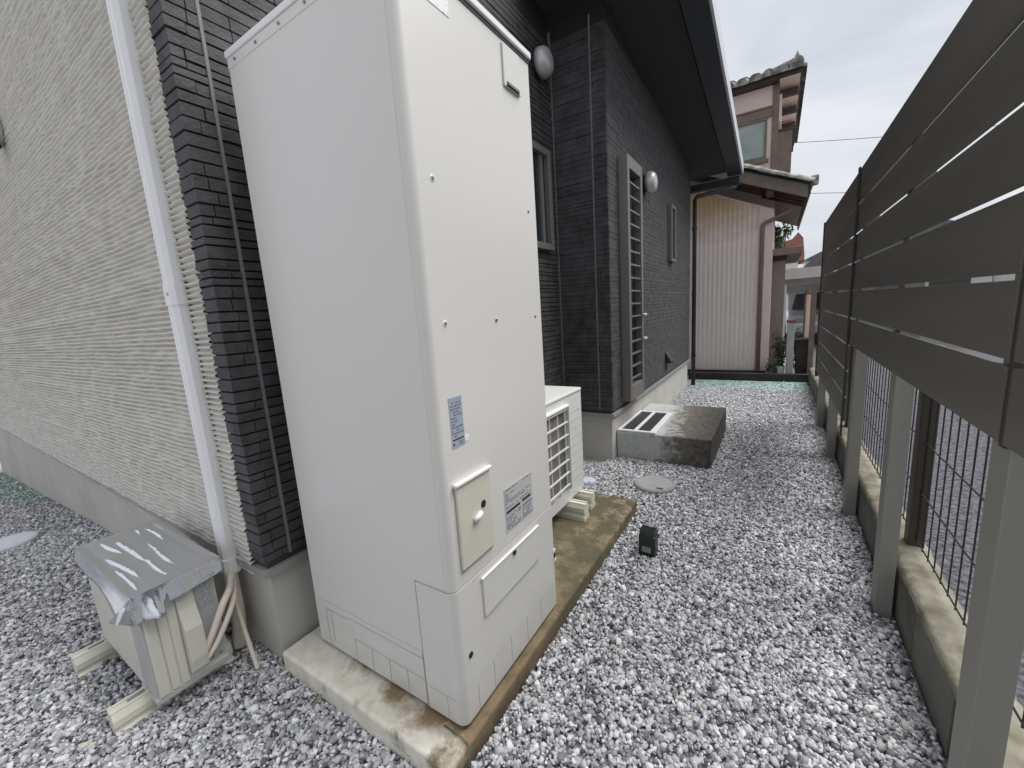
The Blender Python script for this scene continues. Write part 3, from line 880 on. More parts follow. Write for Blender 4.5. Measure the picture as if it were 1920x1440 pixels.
def support_block(label, x0, x1, y0, y1, z0, group, axis='x'):
    t = thing('support_block', label, 'support block', ((x0 + x1) / 2, (y0 + y1) / 2, z0), group)
    h = 0.10
    if axis == 'x':
        a0, a1, c0, c1 = y0, y1, x0, x1
    else:
        a0, a1, c0, c1 = x0, x1, y0, y1
    w = a1 - a0
    prof = [(a0, 0), (a1, 0), (a1, 0.025), (a1 - 0.012, 0.034), (a1 - 0.012, 0.046), (a1 - 0.004, 0.055), (a1 - 0.004, 0.078), (a1 - 0.016, h), (a0 + 0.016, h), (a0 + 0.004, 0.078), (a0 + 0.004, 0.055), (a0 + 0.012, 0.046), (a0 + 0.012, 0.034), (a0, 0.025)]
    MB().prism([(u, z0 + q) for u, q in prof], axis, c0, c1).build('block', 'support', t, fix=True)
    am = (a0 + a1) / 2
    for s_ in (-1, 1):
        if axis == 'x':
            box('rail_lip', 'support', t, c0, c1, am + s_ * 0.018 - 0.005, am + s_ * 0.018 + 0.005, z0 + h - 0.002, z0 + h + 0.006)
        else:
            box('rail_lip', 'support', t, am + s_ * 0.018 - 0.005, am + s_ * 0.018 + 0.005, c0, c1, z0 + h - 0.002, z0 + h + 0.006)
    bx = (c1 - 0.09) if axis == 'x' else c0 + 0.05
    if axis == 'y':
        box('bolt_slot', 'hp_inner', t, am - 0.011, am + 0.011, bx, bx + 0.05, z0 + h - 0.001, z0 + h + 0.002)
    return t
support_block('near cream plastic support block under the heat pump unit', -1.36, -0.945, 2.165, 2.245, SL, 'plastic support blocks')
support_block('far cream plastic support block under the heat pump unit', -1.36, -0.965, 2.33, 2.405, SL, 'plastic support blocks')

# ------------------------------------------------------------------ air conditioner on the left
ac = thing('air_conditioner_unit', 'beige air conditioner outdoor unit under a silver sheet beside the white wall', 'air conditioner', (-2.12, 0.45, 0.085))
AX0, AX1, AY0, AY1, AZ0, AZ1 = -2.44, -1.805, 0.330, 0.560, 0.085, 0.515
box('casing', 'ac_beige', ac, AX0, AX1 - 0.005, AY0 + 0.008, AY1, AZ0, AZ1, bevel=0.006)
box('front_panel', 'ac_beige', ac, AX0, AX1 - 0.13, AY0, AY0 + 0.007, AZ0 + 0.01, AZ1 - 0.005, bevel=0.004)
box('corner_panel', 'ac_grey', ac, AX1 - 0.128, AX1 - 0.002, AY0 + 0.001, AY0 + 0.007, AZ0 + 0.01, AZ1 - 0.005, bevel=0.003)
fg = MB()
for rr in (0.06, 0.10, 0.14, 0.18):
    fg.tube([(-2.20 + rr * math.cos(a * math.pi / 16), AY0 + 0.0022, 0.30 + rr * math.sin(a * math.pi / 16)) for a in range(33)], 0.003, 5, cap=False)
for k in range(8):
    a = k * math.pi / 4
    fg.tube([(-2.20 + 0.02 * math.cos(a), AY0 + 0.0022, 0.30 + 0.02 * math.sin(a)), (-2.20 + 0.185 * math.cos(a), AY0 + 0.0022, 0.30 + 0.185 * math.sin(a))], 0.003, 5)
fg.build('fan_grille', 'ac_beige', ac)
# side panel with upright ribs
side = box('side_panel', 'ac_beige', ac, AX1 - 0.004, AX1 + 0.001, AY0 + 0.006, AY1 - 0.002, AZ0 + 0.012, AZ1 - 0.003)
for (y0, y1, p_) in [(AY0 + 0.008, AY0 + 0.040, 0.007), (AY0 + 0.044, AY0 + 0.070, 0.005), (AY0 + 0.074, AY0 + 0.100, 0.005)]:
    box('rib', 'ac_beige', side, AX1, AX1 + p_, y0, y1, AZ0 + 0.014, AZ1 - 0.06, bevel=0.003)
box('recess', 'ac_grey', side, AX1 + 0.0005, AX1 + 0.003, AY0 + 0.150, AY1 - 0.006, AZ0 + 0.03, AZ1 - 0.02)
box('data_plate', 'ac_plate', side, AX1 + 0.003, AX1 + 0.0042, AY0 + 0.150, AY0 + 0.215, AZ1 - 0.17, AZ1 - 0.05)
vc = MB()
y0, y1 = AY0 + 0.103, AY0 + 0.158
vp = [(0.0, AZ0 + 0.03), (0.028, AZ0 + 0.05), (0.038, AZ0 + 0.10), (0.040, AZ0 + 0.225), (0.012, AZ0 + 0.30), (0.006, AZ0 + 0.36), (0.0, AZ0 + 0.36)]
vc.prism([(AX1 + 0.001 + u, w) for u, w in vp], 'y', y0, y1).build('valve_cover', 'ac_beige', ac, bevel=0.003, fix=True)
for k in range(3):
    MB().lathe([(0.006, 0), (0.006, 0.003)], (AX1 + 0.001, AY1 - 0.025 - k * 0.028, AZ0 + 0.045), 'x', 8).build('bolt', 'screw', ac)
box('base_rail', 'ac_grey', ac, AX1 - 0.06, AX1 + 0.004, AY0 - 0.004, AY1 + 0.006, AZ0 - 0.008, AZ0 + 0.012, bevel=0.002)
box('base_pan', 'ac_grey', ac, AX0 + 0.01, AX1 - 0.061, AY0 + 0.004, AY1 - 0.004, AZ0 - 0.004, AZ0 + 0.012)
support_block('near cream support block sticking out from under the sheet-covered air conditioner', -1.965, -1.885, 0.225, 0.60, -0.02, 'plastic support blocks', 'y')
support_block('far cream support block sticking out from under the sheet-covered air conditioner', -2.455, -2.375, 0.225, 0.60, -0.02, 'plastic support blocks', 'y')

# silver sheet draped over it: a sag-and-wrinkle top with hanging flaps
nu, nv = 90, 90
U, W_ = np.meshgrid(np.linspace(0, 1, nu), np.linspace(0, 1, nv), indexing='ij')
CX0, CX1, CY0, CY1 = -2.452, -1.778, 0.318, 0.585
X = CX0 + (CX1 - CX0) * U
Y = CY0 + (CY1 - CY0) * W_
edge = np.clip(np.minimum(np.minimum(U, 1 - U) * 14, np.minimum(W_, 1 - W_) * 10), 0, 1)
wr = 0.0010 * vnoise(U.shape, (6, 8), 33)
for (w0, u0, u1, am, sl, wd) in ((0.20, 0.35, 0.80, 0.007, 0.10, 0.03), (0.42, 0.10, 0.62, 0.008, -0.05, 0.03), (0.45, 0.55, 0.95, 0.006, 0.12, 0.025), (0.30, 0.05, 0.40, 0.007, 0.35, 0.03), (0.62, 0.30, 0.85, 0.004, 0.02, 0.03), (0.80, 0.05, 0.45, 0.006, 0.04, 0.025), (0.12, 0.55, 0.97, 0.005, -0.02, 0.02), (0.70, 0.02, 0.22, 0.006, -0.3, 0.03)):
    wr = wr + 1.0 * am * np.exp(-np.abs(W_ - w0 - sl * (U - (u0 + u1) / 2) - 0.02 * np.sin(9 * U + 7 * w0)) / (wd * 0.6)) * np.clip(np.minimum(U - u0, u1 - U) * 9, 0, 1)
wr = wr * edge
Zt = AZ1 + 0.004 + wr - 0.004 * edge
verts = list(np.stack([X, Y, Zt], -1).reshape(-1, 3))
faces = [tuple(q) for q in grid_faces(nu, nv)]
def flap(edge_idx, outward, drop, flare, seed, cols_=9):
    """hang a strip from a row of existing vertices"""
    global verts, faces
    r_ = np.random.default_rng(seed)
    m_ = len(edge_idx)
    nz = np.interp(np.linspace(0, 1, m_), np.linspace(0, 1, 9), r_.uniform(-1, 1, 9))
    prev = list(edge_idx)
    for j in range(1, cols_):
        t = j / (cols_ - 1)
        cur = []
        for i, vi in enumerate(edge_idx):
            p = verts[vi]
            s = i / (m_ - 1)
            d = drop(s)
            off = flare(s) * t ** 1.4 + 0.002 * nz[i] * math.sin(3 * t + 4 * s)
            bend = 0.0
            cur.append(len(verts))
            verts.append(np.array([p[0] + outward[0] * (off + bend), p[1] + outward[1] * (off + bend), p[2] - d * t]))
        for i in range(m_ - 1):
            faces.append((prev[i], prev[i + 1], cur[i + 1], cur[i]))
        prev = cur
idx = np.arange(nu * nv).reshape(nu, nv)
flap(list(idx[:, 0]), (0, -1), lambda s: 0.050 + 0.010 * math.sin(7 * s) + 0.012 * s, lambda s: 0.012 + 0.030 * s ** 3 , 41)
front_end = len(verts) - 1
right_start = len(verts)
flap(list(idx[-1, :]), (1, 0), lambda s: float(np.interp(s, [0, 0.14, 0.25, 0.33, 0.5, 1.0], [0.10, 0.095, 0.098, 0.078, 0.074, 0.055])), lambda s: float(np.interp(s, [0, 0.08, 0.20, 0.27, 0.36, 1.0], [0.012, 0.004, 0.040, 0.030, 0.004, 0.004])), 42)
flap(list(idx[0, :]), (-1, 0), lambda s: 0.05, lambda s: 0.004, 43)
# spare cloth folded at the near corner, pulled out to a tip
a_ = len(verts)
c0 = verts[idx[-1, 0]]
tip = c0 + np.array([-0.045, -0.055, -0.068])
rs = verts[right_start + 7 * nv]
verts += [c0, tip, rs, (tip + rs) / 2 + np.array([-0.004, 0.018, -0.020]), verts[front_end]]
faces += [(a_, a_ + 1, a_ + 3), (a_, a_ + 3, a_ + 2), (a_, a_ + 4, a_ + 1)]
me = bpy.data.meshes.new('silver_sheet')
me.from_pydata([tuple(map(float, v)) for v in verts], [], faces)
for p in me.polygons:
    p.use_smooth = True
me.set_sharp_from_angle(angle=math.radians(38))
cover = link('silver_sheet', me, 'foil')
so = cover.modifiers.new('thick', 'SOLIDIFY')
so.thickness = 0.0012
tag(cover, 'crumpled silver plastic sheet draped over the air conditioner', 'cover sheet')

# pipes between duct and unit
pipes = thing('refrigerant_pipes', 'two taped pipes curving from the white duct to the air conditioner valve cover', 'pipes', (-1.85, 0.6, 0.2))
def arc(pts, n=14):
    """smooth curve through the control points (Catmull-Rom)"""
    P_ = [Vector(p) for p in pts]
    P_ = [P_[0] * 2 - P_[1]] + P_ + [P_[-1] * 2 - P_[-2]]
    out = []
    for i in range(1, len(P_) - 2):
        for k in range(n):
            t = k / n
            a, b, c, d = P_[i - 1], P_[i], P_[i + 1], P_[i + 2]
            out.append(0.5 * ((2 * b) + (c - a) * t + (2 * a - 5 * b + 4 * c - d) * t * t + (3 * b - a - 3 * c + d) * t ** 3))
    out.append(P_[-2])
    return out
MB().tube(arc([(-1.905, 0.655, 0.42), (-1.87, 0.635, 0.36), (-1.800, 0.600, 0.36), (-1.772, 0.560, 0.33), (-1.775, 0.515, 0.245), (-1.782, 0.485, 0.19)]), 0.013, 10).build('pipe', 'pipe_pink', pipes, smooth=True)
MB().tube(arc([(-1.895, 0.655, 0.42), (-1.86, 0.640, 0.34), (-1.795, 0.610, 0.325), (-1.768, 0.575, 0.285), (-1.770, 0.525, 0.205), (-1.780, 0.487, 0.155)]), 0.010, 10).build('pipe', 'pipe_pink', pipes, smooth=True)
MB().tube(arc([(-1.905, 0.652, 0.43), (-1.895, 0.648, 0.32), (-1.885, 0.645, 0.22), (-1.888, 0.640, 0.13), (-1.905, 0.635, 0.04)]), [0.026] * 40 + [0.026] * 17, 12).build('pipe_bundle', 'pipe_tape', pipes, smooth=True)
dr = MB().tube(arc([(-1.872, 0.640, 0.36), (-1.855, 0.635, 0.25), (-1.825, 0.632, 0.17), (-1.785, 0.628, 0.09), (-1.730, 0.62, 0.012)]), 0.0085, 10).build('drain_hose', 'pipe_tape', None, smooth=True)
tag(dr, 'thin pale drain hose ending on the gravel by the house corner', 'hose')

# ------------------------------------------------------------------ step, lids, garden lamp
step = thing('concrete_step', 'concrete back door step with dark stains and a white framed vent', 'step', (-0.8, 4.15, 0))
SZ = 0.25
box('step_block', 'step', step, -1.195, -0.405, 3.545, 4.74, -0.1, SZ, bevel=0.012)
vf = thing('floor_vent_frame', 'white vent frame with two dark panes on the concrete step', 'vent frame', (-1.03, 3.9, SZ))
for a in ((-1.190, -0.850, 3.550, 3.585), (-1.190, -0.850, 4.275, 4.315), (-1.190, -1.165, 3.587, 4.273), (-0.905, -0.850, 3.587, 4.273), (-1.050, -1.020, 3.587, 4.273)):
    box('frame_bar', 'vinyl_white', vf, a[0], a[1], a[2], a[3], SZ + 0.001, SZ + 0.016, bevel=0.003)
for a in ((-1.164, -1.051), (-1.019, -0.906)):
    box('pane', 'dark_grate', vf, a[0], a[1], 3.588, 4.272, SZ + 0.001, SZ + 0.006)

def round_lid(label, c, r, m, group):
    t = thing('round_lid', label, 'inspection lid', c, group)
    MB().lathe([(r, -0.05), (r, 0.012), (r * 0.97, 0.018), (r * 0.93, 0.018), (r * 0.92, 0.014), (r * 0.90, 0.014), (r * 0.89, 0.018), (r * 0.3, 0.019)], c, 'z', 40).build('lid', m, t, fix=True)
    box('grip', 'dark_grate', t, c[0] + r * 0.25, c[0] + r * 0.55, c[1] - r * 0.68, c[1] - r * 0.55, c[2] + 0.0185, c[2] + 0.0205)
    return t
round_lid('grey round inspection lid in the gravel before the concrete step', (-0.735, 3.035, 0.012), 0.15, 'lid_grey', 'round drain lids')
round_lid('pale round lid in the gravel at the left picture edge', (-4.58, 0.29, -0.018), 0.145, 'lid_pale', 'round drain lids')
round_lid('small pale round lid next to the heat pump slab', (-1.215, 2.885, 0.012), 0.065, 'lid_pale', 'round drain lids')

lamp = thing('garden_lamp', 'small black solar garden lamp standing in the gravel', 'garden lamp', (-0.553, 2.135, 0))
MB().box(-0.598, -0.508, 2.095, 2.175, -0.02, 0.125).build('casing', 'solar', lamp, bevel=0.008)
MB().prism([(2.098, 0.125), (2.172, 0.125), (2.165, 0.152), (2.112, 0.146)], 'x', -0.594, -0.512).build('solar_top', 'solar', lamp, bevel=0.003, fix=True)
box('lens', 'lens', lamp, -0.578, -0.530, 2.0925, 2.096, 0.030, 0.062, bevel=0.001)

# ------------------------------------------------------------------ kerb blocks, mesh fence and board fence on the right
kerb = thing('kerb_wall', 'low dark concrete block kerb with pale mortar top under the fence', 'kerb', (0.52, 3.5, 0))
y = -0.9
kr = random.Random(5)
while y < 7.85:
    o_ = kr.uniform(-0.002, 0.003)
    box('block', 'block', kerb, 0.470 + o_, 0.615, y + 0.006, min(y + 0.389, 7.9), -0.1, 0.205 + kr.uniform(-0.003, 0.003), bevel=0.004)
    y += 0.398
box('joint_mortar', 'dark_wall', kerb, 0.478, 0.610, -0.9, 7.85, -0.1, 0.200)
cz = np.linspace(-0.9, 7.85, 260)
prof = [(0.474, 0.198), (0.476, 0.226), (0.492, 0.236), (0.515, 0.240), (0.545, 0.240), (0.585, 0.234), (0.606, 0.224), (0.608, 0.198)]
PV = []
kn = np.random.default_rng(8)
rough = kn.normal(0, 0.0022, (260, len(prof)))
for i, yy in enumerate(cz):
    for j, (px, pz) in enumerate(prof):
        PV.append((px + (rough[i, j] if 0 < j < 7 else 0), yy, pz + (rough[i, j] * 1.3 if 0 < j < 7 else 0)))
np_mesh('mortar_cap', np.array(PV), grid_faces(260, len(prof))[:, ::-1], 'mortar', kerb)

mesh_f = thing('mesh_fence', 'dark wire mesh fence standing on the kerb behind the board fence', 'mesh fence', (0.56, 3.5, 0.24))
MX = 0.560
y = -0.8
wv = MB().tube([(0, 0, 0), (0, 0, 0.86)], 0.0026, 6)
wme = bpy.data.meshes.new('wire')
wme.from_pydata(wv.v, [], wv.f)
wme.materials.append(M['wire'])
while y < 7.7:
    o = link('wire', wme, None, mesh_f)
    o.location = (MX, y, 0.262)
    y += 0.078
for zz in (0.285, 0.50, 0.72, 0.94, 1.10):
    MB().tube([(MX - 0.006, -0.85, zz), (MX - 0.006, 7.7, zz)], 0.0028, 6).build('wire', 'wire', mesh_f)
for yy in (0.33, 2.36, 4.36, 6.36):
    box('post', 'mesh_post', mesh_f, MX - 0.028, MX + 0.028, yy - 0.035, yy + 0.035, 0.20, 1.13, bevel=0.006)

fence = thing('board_fence', 'tall dark brown horizontal board fence on pale posts along the passage', 'fence', (0.39, 3, 0))
BX0, BX1 = 0.386, 0.397
def boards(y0, y1, nrow, pitch=0.1655, ztop=2.068):
    zt = ztop
    for k in range(nrow):
        h = 0.188 if k == 0 else pitch - 0.0125
        box('board', 'fence', fence, BX0 + kr.uniform(-0.0008, 0.0008), BX1, y0, y1, zt - h, zt, bevel=0.002)
        zt -= h + 0.0125
    return zt
boards(-0.95, 1.166, 6)
zb_near = boards(1.190, 3.255, 6)
boards(3.262, 5.40, 9)
box('batten_and_groove', 'fence_rib', fence, BX0 + 0.003, BX1 + 0.003, 1.1665, 1.1895, 1.045, 2.068)  # flush dark filler, its colour stands in for the shaded groove between panels
box('batten_and_groove', 'fence_rib', fence, BX0 - 0.011, BX0 - 0.0015, 3.240, 3.274, 0.46, 2.075, bevel=0.002)
box('end_trim', 'fence_rib', fence, BX0 - 0.008, BX1 + 0.01, 5.402, 5.425, 0.50, 2.075)
for yy in (0.15, 1.17, 2.11, 3.07, 4.15, 5.15):
    box('post', 'fence_post', fence, 0.4005, 0.458, yy, yy + 0.085, -0.1, 1.9, bevel=0.003)

# ------------------------------------------------------------------ far end: low wall, pink house
lw = box('low_boundary_wall', 'dark_wall', None, -1.30, 0.62, 7.90, 8.0, -0.1, 0.115)
tag(lw, 'low dark boundary wall at the far end of the gravel', 'low wall')

pink = thing('pink_house', 'old pink plastered house with tiled roofs at the end of the passage', 'house', (-1.5, 9.5, 0))
# corrugated lower wall (gable end): each rib runs upright
cy = 8.40
nx = 16 * 24
xx = np.linspace(-2.6, -0.285, nx)
yy = cy - 0.007 * np.cos(2 * math.pi * xx / 0.0745)
zt = np.full(nx, 2.86) + 0.46 * (-0.285 - xx)
CVv = np.stack([np.concatenate([xx, xx]), np.concatenate([yy, yy]), np.concatenate([np.full(nx, 0.10), zt])], 1)
cs = np_mesh('corrugated_wall', CVv, grid_faces(2, nx), 'corr', pink, smooth=True)
cs['label'] = 'pinkish corrugated sheet wall with rust stains near the eave'
MB().prism([(-2.6, 0.05), (-0.09, 0.05), (-0.09, 2.80), (-2.6, 3.95)], 'y', 8.43, 12.0).build('lower_wall', 'pink', pink, fix=True)
box('corner_board', 'pink', pink, -0.205, -0.085, 8.385, 8.429, 0.10, 2.70)
MB().tube(arc([(0.15, 8.33, 2.72), (-0.05, 8.34, 2.64), (-0.215, 8.35, 2.58), (-0.24, 8.35, 2.48)]) + [Vector((-0.24, 8.35, 0.1))], 0.030, 10).build('downpipe', 'brown_trim', pink, smooth=True)
box('ground_sill', 'dark_wall', pink, -2.6, -0.08, 8.33, 8.385, 0.0, 0.098)
# lower roof: slopes down to the right, verge towards the camera
def rz(x):
    return 3.065 + 0.44 * (0.41 - x)
def roof_slab(x0, x1, y0, y1, o0, o1):
    b = MB()
    vs_ = []
    for x in (x0, x1):
        for y in (y0, y1):
            vs_ += [(x, y, rz(x) + o0), (x, y, rz(x) + o1)]
    b.add(vs_, [(0, 1, 3, 2), (4, 6, 7, 5), (0, 4, 5, 1), (2, 3, 7, 6), (1, 5, 7, 3), (0, 2, 6, 4)])
    return b
roof_slab(-2.7, 0.34, 8.22, 12.3, -0.112, -0.102).build('soffit_boards', 'brown_trim', pink, fix=True)
lroof = roof_slab(-2.7, 0.37, 8.20, 12.4, -0.10, -0.03).build('lower_roof', 'rafter', pink, fix=True)
roof_slab(-2.7, 0.35, 8.18, 8.21, -0.24, -0.06).build('bargeboard', 'brown_trim', lroof, fix=True)
for yy in (8.26, 8.50, 8.72, 9.02, 9.32):
    roof_slab(-0.3, 0.33, yy, yy + 0.05, -0.19, -0.101).build('rafter', 'rafter', lroof, fix=True)
box('purlin', 'rafter', lroof, -0.20, -0.10, 8.21, 8.40, 2.98, 3.10)
box('fascia_board', 'rafter', lroof, 0.355, 0.385, 8.19, 12.4, 2.90, 3.025)
# tiles: shared half-round tile, laid as separate pieces on the near strips
def tile_mesh(name, w, l, h, axis='y'):
    n_ = 8
    b = MB()
    vs_ = []
    for end in (0, 1):
        for k in range(n_ + 1):
            a = math.pi * k / n_
            vs_.append((-w / 2 * math.cos(a), end * l, h * math.sin(a)))
    fs_ = [(k, k + 1, n_ + 2 + k, n_ + 1 + k) for k in range(n_)]
    fs_ += [tuple(range(n_ + 1))[::-1], tuple(range(n_ + 1, 2 * n_ + 2))]
    b.add(vs_, fs_)
    me = bpy.data.meshes.new(name)
    me.from_pydata(b.v, [], b.f)
    me.materials.append(M['tile'])
    return me
tm = tile_mesh('tile', 0.21, 0.30, 0.075)
tr = random.Random(9)
ang = math.atan(0.44)
for j in range(7):
    for i in range(12):
        x = 0.39 - i * 0.235
        o = link('tile', tm, None, lroof)
        o.location = (x + 0.02, 8.28 + j * 0.225, rz(x) - 0.03 + tr.uniform(-0.006, 0.008))
        # tile length runs up the slope (towards -x)
        o.rotation_euler = (0, ang, math.pi / 2)
        o.rotation_euler = (Matrix.Rotation(ang, 3, 'Y') @ Matrix.Rotation(math.pi / 2, 3, 'Z')).to_euler()
for i in range(13):
    x = 0.41 - i * 0.225
    o = link('verge_tile', tm, None, lroof)
    o.location = (x, 8.21, rz(x) - 0.02 + tr.uniform(-0.008, 0.01))
    o.rotation_euler = (Matrix.Rotation(ang, 3, 'Y') @ Matrix.Rotation(math.pi / 2, 3, 'Z')).to_euler()
et = MB().box(0.37, 0.48, 8.18, 8.30, rz(0.42) - 0.04, rz(0.42) + 0.10)
et.build('eave_end_tile', 'tile', lroof, bevel=0.02)

# upper storey
UX, UY = -0.095, 9.60
MB().box(-4.5, UX, UY, 13.1, 3.0, 5.14).build('upper_wall', 'pink', pink)
box('corner_post', 'brown_trim', pink, UX - 0.095, UX + 0.012, UY - 0.02, UY - 0.001, 3.2, 5.13)
box('lintel_band', 'brown_trim', pink, -1.6, UX - 0.10, UY - 0.045, UY - 0.001, 4.62, 4.75)
box('thin_band', 'brown_trim', pink, -1.6, UX - 0.10, UY - 0.03, UY - 0.001, 4.77, 4.80)
uw = box('upper_window', 'glass_pale', pink, -1.35, -0.30, UY - 0.012, UY - 0.003, 3.95, 4.58)
for a in ((-1.40, -0.26, 4.575, 4.618), (-1.40, -0.26, 3.90, 3.955), (-0.30, -0.26, 3.957, 4.573), (-0.86, -0.82, 3.957, 4.573)):
    box('frame', 'brown_trim', uw, a[0], a[1], UY - 0.04, UY - 0.002, a[2], a[3])
box('sill', 'brown_trim', uw, -1.40, -0.22, UY - 0.10, UY - 0.002, 3.84, 3.898)
sb_ = box('shutter_box', 'brown_trim', pink, UX + 0.001, 0.135, 9.72, 11.2, 3.66, 4.36)
sb_['label'] = 'brown shutter box on the right side'
box('shutter_cap', 'rafter', sb_, UX + 0.001, 0.18, 9.70, 11.22, 4.361, 4.40)
for yy in (9.8, 10.7, 11.6, 12.5):
    box('rafter', 'rafter', pink, UX + 0.002, 0.20, yy, yy + 0.09, 4.97, 5.09)
for k in range(3):
    box('knee_panel', 'pink', pink, UX + 0.002, UX + 0.05, 9.62 + k * 1.1, 10.5 + k * 1.1, 4.5, 4.96)
# upper hip roof
ER = 0.24
EZ = 5.15
EY = 9.40
uroof = MB().add([(-4.9, EY, EZ), (ER, EY, EZ), (ER, 13.6, EZ), (-4.9, 13.6, EZ), (-4.9, EY, EZ + 0.06), (ER, EY, EZ + 0.06), (ER, 13.6, EZ + 0.06), (-4.9, 13.6, EZ + 0.06), (-2.9, 11.3, EZ + 0.60), (-1.7, 11.3, EZ + 0.60)],
    [(0, 3, 2, 1), (0, 1, 5, 4), (1, 2, 6, 5), (2, 3, 7, 6), (3, 0, 4, 7), (4, 5, 9, 8), (5, 6, 9), (6, 7, 8, 9), (7, 4, 8)]).build('upper_roof', 'rafter', pink, fix=True)
box('eave_plaster', 'pink', uroof, UX + 0.004, ER - 0.03, EY + 0.05, 13.5, EZ - 0.03, EZ - 0.002)
tm2 = tile_mesh('roof_tile', 0.20, 0.34, 0.115)
for j in range(4):
    for i in range(14):
        o = link('roof_tile', tm2, None, uroof)
        o.location = (ER - 0.10 - i * 0.205, EY - 0.07 + j * 0.26, EZ + 0.035 + j * 0.105 + tr.uniform(-0.015, 0.018))
        o.rotation_euler = (0.36, 0, tr.uniform(-0.05, 0.05))
for j in range(18):
    o = link('roof_tile', tm2, None, uroof)
    o.location = (ER + 0.06, EY + 0.1 + j * 0.225, EZ + 0.03 + tr.uniform(-0.01, 0.012))
    o.rotation_euler = (0, 0.25, math.pi / 2)
# hip ridge tiles with an upright end tile
for k in range(8):
    o = link('ridge_tile', tm2, None, uroof)
    o.location = (ER - 0.06 - k * 0.20, EY + 0.03 + k * 0.24, EZ + 0.14 + k * 0.068 + tr.uniform(-0.01, 0.01))
    o.rotation_euler = (0.2, 0, math.radians(40))
MB().prism([(ER - 0.20, EZ + 0.10), (ER + 0.02, EZ + 0.10), (ER, EZ + 0.22), (ER - 0.05, EZ + 0.25), (ER - 0.09, EZ + 0.36), (ER - 0.13, EZ + 0.25), (ER - 0.19, EZ + 0.22)], 'y', EY + 0.01, EY + 0.08).build('end_tile', 'tile', uroof, bevel=0.01, fix=True)

# ------------------------------------------------------------------ things beyond, seen in the slot between pink house and fence
shed = thing('grey_shed', 'narrow grey rendered shed with a brown flat roof beside the pink house', 'shed', (0.0, 9.6, 0))
box('wall', 'grey_wall', shed, -0.30, 0.12, 9.3, 11.5, 0.0, 2.02)
box('roof', 'brown_trim', shed, -0.34, 0.36, 9.1, 11.7, 2.10, 2.22, bevel=0.01)
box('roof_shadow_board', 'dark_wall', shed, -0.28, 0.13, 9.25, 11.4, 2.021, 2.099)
rb = thing('red_roofed_hut', 'small white hut with a red brown roof behind the grey shed', 'hut', (0.3, 20, 0))
box('wall', 'far_white', rb, 0.0, 0.62, 19.0, 21.0, 0.0, 2.62)
MB().prism([(-0.1, 2.62), (0.80, 2.62), (0.80, 2.80), (0.74, 3.40), (0.58, 3.62), (0.40, 3.40), (-0.1, 3.30)], 'y', 18.8, 21.2).build('roof', 'rust', rb, fix=True)
cp = thing('concrete_post', 'weathered square concrete post behind the low boundary wall', 'post', (0.215, 8.1, 0))
MB().prism([(0.165, 8.04), (0.265, 8.04), (0.265, 8.14), (0.165, 8.14)], 'z', 0.0, 0.94).build('shaft', 'pale_post', cp, bevel=0.012, fix=True)
box('cap', 'rust', cp, 0.150, 0.280, 8.03, 8.15, 0.9405, 0.985, bevel=0.01)

bn = thing('storage_bin', 'dark lidded bin behind the low wall right of the concrete post', 'bin', (0.40, 8.35, 0))
MB().prism([(0.31, 0.0), (0.47, 0.0), (0.48, 0.62), (0.30, 0.62)], 'y', 8.2, 8.5).build('tub', 'dark_wall', bn, bevel=0.01, fix=True)
box('lid', 'downpipe', bn, 0.29, 0.49, 8.19, 8.51, 0.621, 0.66, bevel=0.01)
for i_, (x_, y_, r_, h_, m_, lab_) in enumerate(((0.02, 8.2, 0.07, 0.16, 'rust', 'small terracotta pot behind the low wall'), (0.10, 8.12, 0.055, 0.22, 'lid_pale', 'pale tall pot behind the low wall'), (-0.06, 8.16, 0.06, 0.13, 'grey_wall', 'grey squat pot at the foot of the pink wall'))):
    pt = thing('flower_pot', lab_, 'pot', (x_, y_, 0), 'pots behind the low wall')
    MB().lathe([(r_ * 0.7, 0.0), (r_ * 0.95, h_ * 0.85), (r_ * 1.05, h_ * 0.86), (r_ * 1.05, h_), (r_ * 0.9, h_), (r_ * 0.85, h_ * 0.85)], (x_, y_, 0.0), 'z', 18).build('pot', m_, pt, fix=True)
    lb = MB()
    rl = random.Random(60 + i_)
    for _ in range(60):
        p_ = Vector((x_ + rl.gauss(0, r_ * 0.6), y_ + rl.gauss(0, r_ * 0.6), h_ + abs(rl.gauss(0, 0.10))))
        u_ = Vector((rl.gauss(0, 1), rl.gauss(0, 1), rl.gauss(0, 1))).normalized()
        v_ = u_.orthogonal().normalized()
        lb.add([p_ - u_ * 0.03, p_ + v_ * 0.012, p_ + u_ * 0.03, p_ - v_ * 0.012], [(0, 1, 2, 3)])
    lb.build('leaves', 'leaf_dark' if i_ else 'leaf', pt)
for i_, (x0_, x1_, y_, h_, m_, lab_) in enumerate(((0.9, 1.75, 21.0, 2.35, 'grey_wall', 'small grey hut with a dark roof far behind the carport'), (1.2, 3.2, 27.0, 3.1, 'far_white', 'small white hut with a dark roof far down the lane'))):
    ht = thing('far_hut', lab_, 'hut', ((x0_ + x1_) / 2, y_, 0), 'huts further back')
    box('wall', m_, ht, x0_, x1_, y_, y_ + 2, 0, h_)
    xm_ = (x0_ + x1_) / 2
    MB().prism([(x0_ - 0.15, h_), (x1_ + 0.15, h_), (xm_, h_ + 0.55)], 'y', y_ - 0.2, y_ + 2.2).build('roof', 'far_roof', ht, fix=True)
    wd_ = box('window', 'glass', ht, xm_ - 0.2, xm_ + 0.2, y_ - 0.02, y_ - 0.001, h_ - 0.75, h_ - 0.2)
    box('frame', 'far_white', wd_, xm_ - 0.015, xm_ + 0.015, y_ - 0.03, y_ - 0.021, h_ - 0.75, h_ - 0.2)

